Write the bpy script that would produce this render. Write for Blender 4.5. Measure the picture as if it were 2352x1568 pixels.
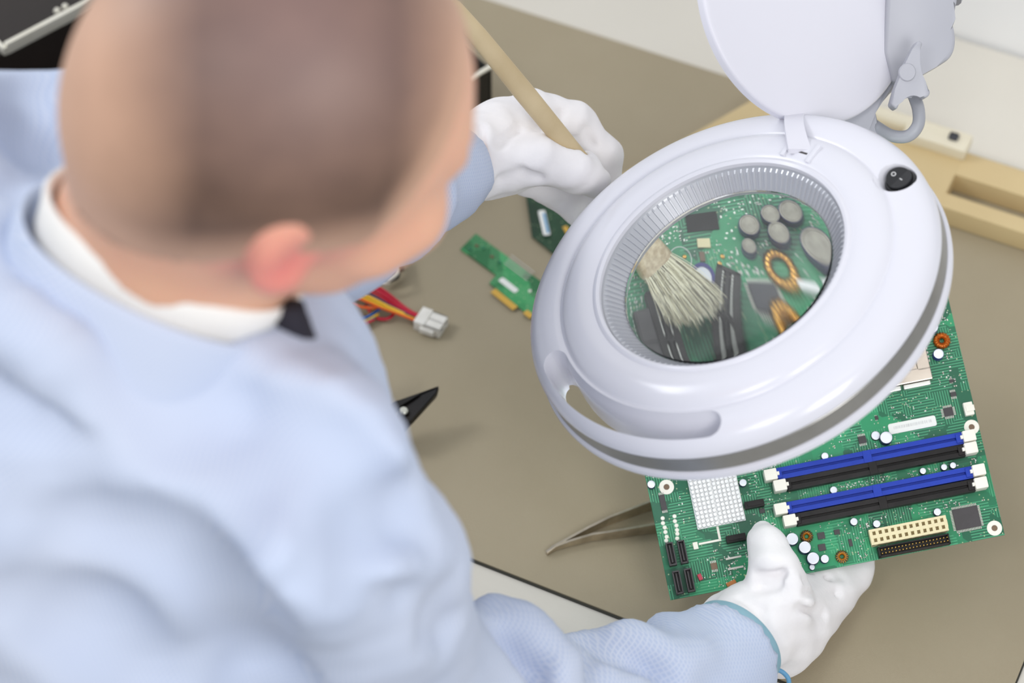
import bpy, bmesh, math, random
import numpy as np
from mathutils import Vector, Matrix

for o in list(bpy.data.objects): bpy.data.objects.remove(o)
S = bpy.context.scene
PI = math.pi
random.seed(7); RNG = np.random.default_rng(7)

# ------------------------------------------------------------------ camera
FPX = 5500.0; PITCH = math.radians(49.3); TZ = 0.75
fwd = np.array([0, math.cos(PITCH), -math.sin(PITCH)])
up = np.array([0, math.sin(PITCH), math.cos(PITCH)])
rt = np.array([1.0, 0, 0])
DIST = 1.413/math.sin(PITCH)
CAMP = np.array([0, 0, TZ]) - fwd*DIST
cd = bpy.data.cameras.new('camera'); cam = bpy.data.objects.new('camera', cd); S.collection.objects.link(cam)
cam.location = CAMP; cam.rotation_euler = (math.radians(90)-PITCH, 0, 0)
cd.sensor_width = 36; cd.lens = FPX*36/2352; cd.clip_start = 0.05; cd.clip_end = 50
cd.dof.use_dof = True; cd.dof.focus_distance = 1.62; cd.dof.aperture_fstop = (cd.lens/1000)/0.019
S.camera = cam
def W(px, py, dep):            # a point of the room seen in that direction, dep metres deep
    return CAMP + (rt*(px-1176)/FPX - up*(py-784)/FPX + fwd)*dep
def on_z(px, py, z):
    d = rt*(px-1176)/FPX - up*(py-784)/FPX + fwd
    return CAMP + d*((z-CAMP[2])/d[2])

# ------------------------------------------------------------------ light
wd = bpy.data.worlds.new('world'); S.world = wd; wd.use_nodes = True
bg = wd.node_tree.nodes['Background']; bg.inputs[0].default_value = (0.90, 0.94, 1.0, 1); bg.inputs[1].default_value = 0.60
def area(name, loc, target, size, power, col, sy=None):
    l = bpy.data.lights.new(name, 'AREA'); l.energy = power; l.color = col; l.size = size
    if sy: l.shape = 'RECTANGLE'; l.size_y = sy
    o = bpy.data.objects.new(name, l); S.collection.objects.link(o); o.location = loc
    o.rotation_euler = (Vector(target)-Vector(loc)).to_track_quat('-Z', 'Y').to_euler()
    return o
area('front_key_light', (0.42, -1.15, 1.85), (0.10, -0.25, 0.8), 0.4, 5.8, (1, 0.985, 0.96))  # added key light low beside the camera, not a fitted ceiling panel
area('coat_fill_light', (-0.50, -1.15, 2.30), (-0.2, -0.5, 1.1), 0.4, 4.2, (1, 0.99, 0.98))  # added fill that brightens the coat, no real panel here
area('left_fill_light', (-1.35, 0.35, 2.1), (0.1, -0.2, 0.9), 0.5, 10, (0.95, 0.97, 1))  # added fill from the left for the lamp's dark flank, no window
wl_ = area('wall_fill_light', (0.25, -0.50, 2.20), (0.50, 0.33, 1.0), 0.3, 0.4, (1, 0.99, 0.97), 0.3); wl_.data.spread = math.radians(50)  # added only to brighten the back wall, no fitting there
S.view_settings.view_transform = 'Standard'; S.view_settings.look = 'None'
S.view_settings.gamma = 1; S.view_settings.exposure = 0.05; S.view_settings.use_curve_mapping = False
S.cycles.max_bounces = 10; S.cycles.transmission_bounces = 8; S.cycles.caustics_refractive = True
S.cycles.sample_clamp_indirect = 4.0

# ------------------------------------------------------------------ materials
def srgb(r, g, b):
    f = lambda c: (c/255/12.92) if c/255 <= 0.04045 else ((c/255+0.055)/1.055)**2.4
    return (f(r), f(g), f(b), 1)
MATS = {}
def mat(name, col, rough=0.5, metal=0.0, spec=0.5, coat=0.0, noise=None, bump=None, trans=0.0, sss=0.0):
    m = bpy.data.materials.new(name); m.use_nodes = True; nt = m.node_tree; b = nt.nodes['Principled BSDF']
    b.inputs['Base Color'].default_value = col; b.inputs['Roughness'].default_value = rough
    b.inputs['Metallic'].default_value = metal; b.inputs['Specular IOR Level'].default_value = spec
    b.inputs['Coat Weight'].default_value = coat; b.inputs['Transmission Weight'].default_value = trans
    if sss: b.inputs['Subsurface Weight'].default_value = sss; b.inputs['Subsurface Scale'].default_value = 0.01
    tc = nt.nodes.new('ShaderNodeTexCoord')
    if noise:                     # (scale, other colour, amount)
        n = nt.nodes.new('ShaderNodeTexNoise'); n.inputs['Scale'].default_value = noise[0]; n.inputs['Detail'].default_value = 5
        nt.links.new(tc.outputs['Object'], n.inputs['Vector'])
        r = nt.nodes.new('ShaderNodeMapRange'); r.inputs[1].default_value = 0.35; r.inputs[2].default_value = 0.65; r.inputs[4].default_value = noise[2]
        nt.links.new(n.outputs[0], r.inputs[0])
        mx = nt.nodes.new('ShaderNodeMix'); mx.data_type = 'RGBA'; mx.inputs[6].default_value = col; mx.inputs[7].default_value = noise[1]
        nt.links.new(r.outputs[0], mx.inputs[0]); nt.links.new(mx.outputs[2], b.inputs['Base Color'])
    if bump:                      # (scale, strength, distance)
        n = nt.nodes.new('ShaderNodeTexNoise'); n.inputs['Scale'].default_value = bump[0]; n.inputs['Detail'].default_value = 3
        nt.links.new(tc.outputs['Object'], n.inputs['Vector'])
        bp = nt.nodes.new('ShaderNodeBump'); bp.inputs['Strength'].default_value = bump[1]; bp.inputs['Distance'].default_value = bump[2]
        nt.links.new(n.outputs[0], bp.inputs['Height']); nt.links.new(bp.outputs[0], b.inputs['Normal'])
    MATS[name] = m
    return m
M_floor = mat('pale_floor', srgb(205, 200, 190), 0.5, noise=(3, srgb(190, 185, 176), 0.5))
M_wall = mat('white_wall', (0.93, 0.93, 0.93, 1), 0.7, noise=(2, (0.9, 0.9, 0.9, 1), 0.5))
M_table = mat('cream_laminate', srgb(222, 217, 206), 0.35, noise=(4, srgb(214, 208, 196), 0.5), bump=(400, 0.1, 0.0003))
M_legs = mat('grey_steel', srgb(150, 152, 155), 0.4, 0.6)
M_mat = mat('esd_mat', srgb(168, 156, 132), 0.45, spec=0.3, noise=(7, srgb(158, 146, 121), 0.6), bump=(900, 0.35, 0.0008))
M_matedge = mat('mat_edge', srgb(52, 52, 44), 0.6)
M_white = mat('white_gloss_plastic', srgb(226, 226, 234), 0.2, spec=0.5, noise=(2, srgb(222, 222, 231), 0.4))
M_lid = mat('white_satin_plastic', srgb(226, 225, 234), 0.4, noise=(2, srgb(222, 222, 231), 0.4))
M_greyp = mat('light_grey_plastic', srgb(176, 177, 185), 0.38, noise=(3, srgb(170, 171, 180), 0.5))
M_cable = mat('grey_cable', srgb(158, 160, 168), 0.4, noise=(30, srgb(168, 170, 176), 0.5))
M_band = mat('brushed_steel', srgb(150, 149, 146), 0.32, 0.6, noise=(40, srgb(136, 135, 131), 0.6))
M_rib = mat('silver_ribs', srgb(196, 198, 204), 0.35, 0.3, noise=(20, srgb(186, 188, 194), 0.4))
M_black = mat('black_plastic', srgb(34, 34, 36), 0.4, noise=(80, srgb(42, 42, 46), 0.5))
M_mark = mat('white_print', srgb(235, 235, 235), 0.5)
M_glove = mat('white_cotton', srgb(243, 240, 241), 0.8, spec=0.2, noise=(60, srgb(233, 230, 232), 0.5), bump=(260, 0.25, 0.001))
M_teal = mat('teal_band', srgb(140, 178, 192), 0.7, noise=(60, srgb(126, 166, 182), 0.5))
M_cord = mat('blue_cord', srgb(100, 160, 200), 0.5)
M_wcollar = mat('white_collar', srgb(240, 238, 234), 0.8, noise=(30, srgb(231, 229, 225), 0.5))
M_darkc = mat('dark_cloth', srgb(26, 24, 36), 0.8, noise=(40, srgb(36, 33, 46), 0.5))
M_eye = mat('eye_white', srgb(235, 230, 225), 0.2)
M_wood = mat('pale_wood', srgb(208, 188, 150), 0.55, noise=(25, srgb(184, 162, 122), 0.7))
M_ferr = mat('worn_metal', srgb(226, 210, 180), 0.4, 0.35, noise=(300, srgb(178, 152, 116), 0.7), bump=(300, 0.3, 0.001))
M_br = [mat('bristle_a', srgb(232, 226, 200), 0.4), mat('bristle_b', srgb(190, 182, 150), 0.5), mat('bristle_c', srgb(112, 104, 80), 0.5)]
M_caseb = mat('black_case', srgb(14, 12, 10), 0.5, noise=(20, srgb(22, 18, 14), 0.5))
M_casep = mat('dark_panel', srgb(38, 30, 26), 0.5, noise=(20, srgb(30, 24, 20), 0.5))
M_steel = mat('bright_steel', srgb(236, 232, 218), 0.3, 0.3, noise=(40, srgb(222, 216, 198), 0.5))
M_brass = mat('brass', srgb(196, 150, 70), 0.35, 0.8)
M_tan = mat('tan_plastic', srgb(214, 192, 146), 0.6, noise=(8, srgb(204, 180, 134), 0.6))
M_creamp = mat('cream_plastic', srgb(232, 224, 202), 0.5, noise=(20, srgb(224, 214, 190), 0.5))
M_tweez = mat('tweezer_steel', srgb(222, 212, 194), 0.28, 0.95, noise=(60, srgb(120, 110, 94), 0.5), bump=(500, 0.15, 0.0005))
M_blade = mat('black_steel', srgb(20, 18, 18), 0.3, 0.4, noise=(40, srgb(34, 26, 24), 0.5))
M_rivet = mat('rivet_steel', srgb(205, 205, 195), 0.3, 0.7)
M_redh = mat('red_handle', srgb(150, 50, 40), 0.5)
# board
M_silver = mat('solder_silver', srgb(226, 226, 220), 0.3, 0.4)
M_chip = mat('chip_black', srgb(62, 58, 60), 0.5, noise=(200, srgb(70, 66, 68), 0.5))
M_pins = mat('pin_rows', srgb(208, 204, 196), 0.4, 0.3)
M_hs = mat('white_heat_sink', srgb(250, 250, 250), 0.4)
M_blue = mat('blue_plastic', srgb(30, 62, 176), 0.45, spec=.3, noise=(60, srgb(24, 54, 160), 0.5))
M_slotb = mat('slot_black', srgb(24, 20, 20), 0.5, spec=.3, noise=(60, srgb(46, 42, 42), 0.5))
M_latch = mat('ivory_latch', srgb(246, 242, 230), 0.45)
M_ivory = mat('ivory_connector', srgb(232, 220, 178), 0.5)
M_hole = mat('dark_socket', srgb(176, 160, 120), 0.6)
M_captop = mat('capacitor_top', srgb(236, 238, 246), 0.25, 0.25)
M_capside = mat('capacitor_sleeve', srgb(40, 34, 84), 0.4)
M_capblue = mat('capacitor_blue', srgb(36, 34, 120), 0.35)
M_copper = mat('copper_wire', srgb(214, 120, 36), 0.3, 0.6, noise=(900, srgb(150, 60, 14), 0.7))
M_gold = mat('gold_winding', srgb(214, 164, 84), 0.2, 0.9)
M_ferrite = mat('ferrite', srgb(70, 70, 76), 0.6)
M_goldf = mat('gold_fingers', srgb(214, 172, 80), 0.35, 0.5)
M_label = mat('paper_label', srgb(242, 242, 238), 0.6)
M_nickel = mat('nickel_plate', srgb(200, 190, 178), 0.22, 0.85, noise=(30, srgb(160, 148, 136), 0.6))
M_red = mat('red_part', srgb(190, 60, 80), 0.5); M_orange = mat('orange_part', srgb(190, 120, 60), 0.5)
M_resb = mat('resistor_body', srgb(120, 96, 74), 0.5)
M_smoke = mat('clear_nylon', srgb(240, 237, 230), 0.3, noise=(60, srgb(205, 200, 190), 0.5))

def glass(name):
    m = bpy.data.materials.new(name); m.use_nodes = True; nt = m.node_tree
    b = nt.nodes['Principled BSDF']; b.inputs['Transmission Weight'].default_value = 1; b.inputs['Roughness'].default_value = 0.0
    b.inputs['IOR'].default_value = 1.5; b.inputs['Base Color'].default_value = (0.985, 1, 0.995, 1)
    return m
M_glass = glass('lens_glass')

def pcb(name, dark, base, light, sc=1.0):
    m = bpy.data.materials.new(name); m.use_nodes = True; nt = m.node_tree; L = nt.links; N = nt.nodes
    b = N['Principled BSDF']; b.inputs['Roughness'].default_value = 0.32
    tc = N.new('ShaderNodeTexCoord')
    def vor(scale, dist='CHEBYCHEV', feat='F1', rnd=0.9):
        v = N.new('ShaderNodeTexVoronoi'); v.feature = feat
        if feat == 'F1': v.distance = dist
        v.inputs['Scale'].default_value = scale; v.inputs['Randomness'].default_value = rnd
        L.new(tc.outputs['Object'], v.inputs['Vector']); return v
    def math_(op, a, bb=None, v=None):
        n = N.new('ShaderNodeMath'); n.operation = op
        if hasattr(a, 'name'): L.new(a, n.inputs[0])
        else: n.inputs[0].default_value = a
        if bb is not None: L.new(bb, n.inputs[1])
        if v is not None: n.inputs[1].default_value = v
        return n.outputs[0]
    cells = vor(70*sc); sep = N.new('ShaderNodeSeparateColor'); L.new(cells.outputs['Color'], sep.inputs[0])
    xyz = N.new('ShaderNodeSeparateXYZ'); L.new(tc.outputs['Object'], xyz.inputs[0])
    wx = math_('GREATER_THAN', math_('SINE', math_('MULTIPLY', xyz.outputs[0], v=3600*sc)), v=0.25)
    wy = math_('GREATER_THAN', math_('SINE', math_('MULTIPLY', xyz.outputs[1], v=3200*sc)), v=0.25)
    selx = math_('GREATER_THAN', sep.outputs[0], v=0.66); sely = math_('LESS_THAN', sep.outputs[0], v=0.33)
    tr = math_('ADD', math_('MULTIPLY', wx, selx), math_('MULTIPLY', wy, sely))
    big = vor(34*sc); s2 = N.new('ShaderNodeSeparateColor'); L.new(big.outputs['Color'], s2.inputs[0])
    plane = N.new('ShaderNodeMapRange'); plane.inputs[1].default_value = 0.3; plane.inputs[2].default_value = 0.8; L.new(s2.outputs[1], plane.inputs[0])
    mx = N.new('ShaderNodeMix'); mx.data_type = 'RGBA'; mx.inputs[6].default_value = dark; mx.inputs[7].default_value = base
    L.new(plane.outputs[0], mx.inputs[0])
    mx2 = N.new('ShaderNodeMix'); mx2.data_type = 'RGBA'; mx2.inputs[7].default_value = light
    L.new(mx.outputs[2], mx2.inputs[6]); L.new(math_('MULTIPLY', tr, v=0.55), mx2.inputs[0])
    vias = vor(330*sc, 'EUCLIDEAN', rnd=1.0)
    dot = math_('LESS_THAN', vias.outputs['Distance'], v=0.17)
    s3 = N.new('ShaderNodeSeparateColor'); L.new(vias.outputs['Color'], s3.inputs[0])
    dot = math_('MULTIPLY', dot, math_('GREATER_THAN', s3.outputs[0], v=0.35))
    mx3 = N.new('ShaderNodeMix'); mx3.data_type = 'RGBA'; mx3.inputs[7].default_value = srgb(190, 205, 160)
    L.new(mx2.outputs[2], mx3.inputs[6]); L.new(math_('MULTIPLY', dot, v=0.7), mx3.inputs[0])
    L.new(mx3.outputs[2], b.inputs['Base Color'])
    bp = N.new('ShaderNodeBump'); bp.inputs['Strength'].default_value = 0.3; bp.inputs['Distance'].default_value = 0.0003
    L.new(tr, bp.inputs['Height']); L.new(bp.outputs[0], b.inputs['Normal'])
    return m
M_pcb = pcb('green_solder_mask', srgb(10, 96, 66), srgb(34, 148, 98), srgb(92, 190, 140))
M_pcb2 = pcb('light_green_mask', srgb(34, 112, 64), srgb(60, 160, 96), srgb(110, 190, 130))
M_pcb3 = pcb('dark_green_mask', srgb(10, 50, 26), srgb(16, 62, 34), srgb(34, 84, 50))

def cloth_mat():
    m = bpy.data.materials.new('blue_coat_cloth'); m.use_nodes = True; nt = m.node_tree; N = nt.nodes; L = nt.links
    b = N['Principled BSDF']; b.inputs['Roughness'].default_value = 0.85; b.inputs['Specular IOR Level'].default_value = 0.2
    tc = N.new('ShaderNodeTexCoord'); xyz = N.new('ShaderNodeSeparateXYZ'); L.new(tc.outputs['Object'], xyz.inputs[0])
    outs = []
    for k, (a, bb) in enumerate(((0.8, 0.6), (-0.6, 0.8))):
        c1 = N.new('ShaderNodeMath'); c1.operation = 'MULTIPLY'; c1.inputs[1].default_value = a; L.new(xyz.outputs[0], c1.inputs[0])
        c2 = N.new('ShaderNodeMath'); c2.operation = 'MULTIPLY_ADD'; c2.inputs[1].default_value = bb; L.new(xyz.outputs[1 + (k == 1)], c2.inputs[0]); L.new(c1.outputs[0], c2.inputs[2])
        s = N.new('ShaderNodeMath'); s.operation = 'MULTIPLY'; s.inputs[1].default_value = 2*PI/0.0023; L.new(c2.outputs[0], s.inputs[0])
        q = N.new('ShaderNodeMath'); q.operation = 'SINE'; L.new(s.outputs[0], q.inputs[0]); outs.append(q)
    mxm = N.new('ShaderNodeMath'); mxm.operation = 'MAXIMUM'; L.new(outs[0].outputs[0], mxm.inputs[0]); L.new(outs[1].outputs[0], mxm.inputs[1])
    r = N.new('ShaderNodeMapRange'); r.inputs[1].default_value = 0.2; r.inputs[2].default_value = 0.9; L.new(mxm.outputs[0], r.inputs[0])
    mx = N.new('ShaderNodeMix'); mx.data_type = 'RGBA'; mx.inputs[6].default_value = srgb(188, 199, 222); mx.inputs[7].default_value = srgb(208, 214, 229)
    L.new(r.outputs[0], mx.inputs[0])
    n = N.new('ShaderNodeTexNoise'); n.inputs['Scale'].default_value = 7; L.new(tc.outputs['Object'], n.inputs['Vector'])
    mr = N.new('ShaderNodeMapRange'); mr.inputs[1].default_value = .4; mr.inputs[2].default_value = .65; mr.inputs[4].default_value = .45; L.new(n.outputs[0], mr.inputs[0])
    m2 = N.new('ShaderNodeMix'); m2.data_type = 'RGBA'; m2.inputs[7].default_value = srgb(182, 196, 223); L.new(mx.outputs[2], m2.inputs[6]); L.new(mr.outputs[0], m2.inputs[0])
    L.new(m2.outputs[2], b.inputs['Base Color'])
    return m
M_coat = cloth_mat()

def attr_mat(name, c0, c1, attr, rough, c2=None, attr2=None, sss=0.0):
    m = bpy.data.materials.new(name); m.use_nodes = True; nt = m.node_tree; N = nt.nodes; L = nt.links
    b = N['Principled BSDF']; b.inputs['Roughness'].default_value = rough
    if sss: b.inputs['Subsurface Weight'].default_value = sss; b.inputs['Subsurface Scale'].default_value = 0.012
    a = N.new('ShaderNodeAttribute'); a.attribute_name = attr
    tc = N.new('ShaderNodeTexCoord'); n = N.new('ShaderNodeTexNoise'); n.inputs['Scale'].default_value = 26; n.inputs['Detail'].default_value = 4
    L.new(tc.outputs['Object'], n.inputs['Vector'])
    ad = N.new('ShaderNodeMath'); ad.operation = 'MULTIPLY_ADD'; ad.inputs[1].default_value = 0.30; ad.inputs[2].default_value = -0.15; L.new(n.outputs[0], ad.inputs[0])
    s = N.new('ShaderNodeMath'); s.operation = 'ADD'; s.use_clamp = True; L.new(a.outputs['Fac'], s.inputs[0]); L.new(ad.outputs[0], s.inputs[1])
    mx = N.new('ShaderNodeMix'); mx.data_type = 'RGBA'; mx.inputs[6].default_value = c0; mx.inputs[7].default_value = c1
    L.new(s.outputs[0], mx.inputs[0]); out = mx
    if c2:
        a2 = N.new('ShaderNodeAttribute'); a2.attribute_name = attr2
        m2 = N.new('ShaderNodeMix'); m2.data_type = 'RGBA'; m2.inputs[7].default_value = c2
        L.new(mx.outputs[2], m2.inputs[6]); L.new(a2.outputs['Fac'], m2.inputs[0]); out = m2
    L.new(out.outputs[2], b.inputs['Base Color'])
    return m
M_skin = attr_mat('skin', srgb(222, 176, 146), srgb(226, 128, 122), 'blush', 0.5, sss=0.15)
M_hair = attr_mat('cropped_hair', srgb(206, 164, 138), srgb(66, 46, 38), 'stubble', 0.55, srgb(150, 122, 118), 'crown_sheen')

def label_mat():
    m = mat('barcode_label', srgb(244, 244, 240), 0.6); nt = m.node_tree; N = nt.nodes; L = nt.links
    tc = N.new('ShaderNodeTexCoord'); xyz = N.new('ShaderNodeSeparateXYZ'); L.new(tc.outputs['Generated'], xyz.inputs[0])
    n = N.new('ShaderNodeTexNoise'); n.noise_dimensions = '1D'; n.inputs['Scale'].default_value = 90; L.new(xyz.outputs[0], n.inputs['W'])
    g = N.new('ShaderNodeMath'); g.operation = 'GREATER_THAN'; g.inputs[1].default_value = .54; L.new(n.outputs[0], g.inputs[0])
    a = N.new('ShaderNodeMath'); a.operation = 'COMPARE'; a.inputs[1].default_value = .55; a.inputs[2].default_value = .14; L.new(xyz.outputs[1], a.inputs[0])
    c = N.new('ShaderNodeMath'); c.operation = 'COMPARE'; c.inputs[1].default_value = .5; c.inputs[2].default_value = .4; L.new(xyz.outputs[0], c.inputs[0])
    p = N.new('ShaderNodeMath'); p.operation = 'MULTIPLY'; L.new(g.outputs[0], p.inputs[0]); L.new(a.outputs[0], p.inputs[1])
    p2 = N.new('ShaderNodeMath'); p2.operation = 'MULTIPLY'; L.new(p.outputs[0], p2.inputs[0]); L.new(c.outputs[0], p2.inputs[1])
    p3 = N.new('ShaderNodeMath'); p3.operation = 'MULTIPLY'; p3.inputs[1].default_value = .45; L.new(p2.outputs[0], p3.inputs[0])
    mx = N.new('ShaderNodeMix'); mx.data_type = 'RGBA'; mx.inputs[6].default_value = srgb(244, 244, 240); mx.inputs[7].default_value = srgb(70, 70, 76)
    L.new(p3.outputs[0], mx.inputs[0]); L.new(mx.outputs[2], N['Principled BSDF'].inputs['Base Color'])
    return m
M_barcode = label_mat()

def emis(name, col, st):
    m = mat(name, col, 0.5); b = m.node_tree.nodes['Principled BSDF']
    b.inputs['Emission Color'].default_value = col; b.inputs['Emission Strength'].default_value = st
    return m
M_led = emis('lit_diffuser', (0.93, 1, 0.99, 1), 4.5)

# ------------------------------------------------------------------ helpers
def link(name, me, m=None, parent=None, label=None, smooth=None):
    o = bpy.data.objects.new(name, me); S.collection.objects.link(o)
    if m is not None:
        for k in (m if isinstance(m, (list, tuple)) else [m]): me.materials.append(k)
    if parent: o.parent = parent
    if label: o['label'] = label
    if smooth is not None and len(me.polygons):
        me.polygons.foreach_set('use_smooth', [True]*len(me.polygons))
        if smooth < 180: me.set_sharp_from_angle(angle=math.radians(smooth))
    return o
def from_bm(name, bm, m, parent=None, label=None, smooth=None):
    bmesh.ops.recalc_face_normals(bm, faces=bm.faces)
    me = bpy.data.meshes.new(name); bm.to_mesh(me); bm.free()
    return link(name, me, m, parent, label, smooth)
def from_py(name, v, f, m, parent=None, label=None, smooth=None):
    me = bpy.data.meshes.new(name); me.from_pydata([tuple(map(float, p)) for p in v], [], f); me.update()
    return link(name, me, m, parent, label, smooth)
def empty(name, loc=(0, 0, 0), label=None, cat=None, group=None, mw=None):
    o = bpy.data.objects.new(name, None); S.collection.objects.link(o); o.empty_display_size = 0.02
    if mw is not None: o.matrix_world = mw
    else: o.location = loc
    tag(o, label, cat, group); return o
def tag(o, label=None, cat=None, group=None, kind=None):
    if label: o['label'] = label
    if cat: o['category'] = cat
    if group: o['group'] = group
    if kind: o['kind'] = kind
    return o
def box(bm, x0, x1, y0, y1, z0, z1, mi=0, bev=0.0, M=None):
    vs = [bm.verts.new((x, y, z)) for z in (z0, z1) for y in (y0, y1) for x in (x0, x1)]
    fs = [bm.faces.new([vs[i] for i in q]) for q in ((0, 2, 3, 1), (4, 5, 7, 6), (0, 1, 5, 4), (2, 6, 7, 3), (0, 4, 6, 2), (1, 3, 7, 5))]
    for f in fs: f.material_index = mi
    if bev:
        r = bmesh.ops.bevel(bm, geom=list({e for f in fs for e in f.edges}), offset=bev, segments=2, affect='EDGES', profile=0.6)
        for f in r['faces']: f.material_index = mi
        vs = list({v for f in r['faces'] for v in f.verts} | {v for v in vs if v.is_valid})
    if M is not None: bmesh.ops.transform(bm, matrix=M, verts=vs)
    return vs
def lathe(bm, prof, seg=32, mi=0, c=(0, 0), closed=False, a0=0.0, a1=2*PI):
    full = abs(a1-a0-2*PI) < 1e-6; n = seg if full else seg+1; rings = []
    for k in range(n):
        a = a0+(a1-a0)*k/seg
        rings.append([bm.verts.new((c[0]+r*math.cos(a), c[1]+r*math.sin(a), z)) if r > 1e-9 else None for r, z in prof])
    for j, (r, z) in enumerate(prof):
        if r <= 1e-9:
            v = bm.verts.new((c[0], c[1], z))
            for q in rings: q[j] = v
    m = len(prof)
    for k in range(seg):
        A = rings[k]; B = rings[(k+1) % n]
        for j in range(m if closed else m-1):
            j2 = (j+1) % m; q = []
            for v in (A[j], B[j], B[j2], A[j2]):
                if v not in q: q.append(v)
            if len(q) >= 3:
                f = bm.faces.new(q); f.material_index = mi
def tube(pts, rad, seg=8, m=None, name='cable', parent=None, caps=True, smooth=60, label=None, sub=6):
    P = [np.array(p, float) for p in pts]
    R = rad if hasattr(rad, '__len__') else [rad]*len(P)
    if sub > 1 and len(P) > 2:                       # Catmull-Rom
        Q = []; RR = []
        E = [2*P[0]-P[1]]+P+[2*P[-1]-P[-2]]
        for i in range(1, len(E)-2):
            for k in range(sub):
                t = k/sub; a, b, c, d = E[i-1], E[i], E[i+1], E[i+2]
                Q.append(0.5*((2*b)+(-a+c)*t+(2*a-5*b+4*c-d)*t*t+(-a+3*b-3*c+d)*t**3)); RR.append(R[i-1]*(1-t)+R[i]*t)
        Q.append(P[-1]); RR.append(R[-1]); P, R = Q, RR
    v = []; f = []; nrm = None
    for i, p in enumerate(P):
        t = P[min(i+1, len(P)-1)]-P[max(i-1, 0)]; t = t/(np.linalg.norm(t)+1e-12)
        if nrm is None:
            nrm = np.cross(t, [0, 0, 1.0]) if abs(t[2]) < 0.9 else np.cross(t, [1.0, 0, 0])
        nrm = nrm-t*(nrm@t); nrm /= np.linalg.norm(nrm); b = np.cross(t, nrm)
        for k in range(seg):
            a = 2*PI*k/seg; v.append(p+(nrm*math.cos(a)+b*math.sin(a))*R[i])
    for i in range(len(P)-1):
        for k in range(seg):
            k2 = (k+1) % seg; f.append((i*seg+k, i*seg+k2, (i+1)*seg+k2, (i+1)*seg+k))
    if caps: f.append(tuple(range(seg))[::-1]); f.append(tuple((len(P)-1)*seg+k for k in range(seg)))
    if name is None: return v, f
    return from_py(name, v, f, m, parent, label, smooth)
def frame_mat(o, x, y, z):
    return Matrix(((x[0], y[0], z[0], o[0]), (x[1], y[1], z[1], o[1]), (x[2], y[2], z[2], o[2]), (0, 0, 0, 1)))
def prism(bm, poly, z0, z1, mi=0):
    a = [bm.verts.new((x, y, z0)) for x, y in poly]; b = [bm.verts.new((x, y, z1)) for x, y in poly]
    n = len(poly); fs = [bm.faces.new(a[::-1]), bm.faces.new(b)]
    for i in range(n): fs.append(bm.faces.new((a[i], a[(i+1) % n], b[(i+1) % n], b[i])))
    for q in fs: q.material_index = mi
    return a+b
def dup(o, parent):
    c = o.copy(); S.collection.objects.link(c); c.parent = parent
    for ch in [x for x in o.children]:
        d = ch.copy(); S.collection.objects.link(d); d.parent = c
    return c

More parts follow.
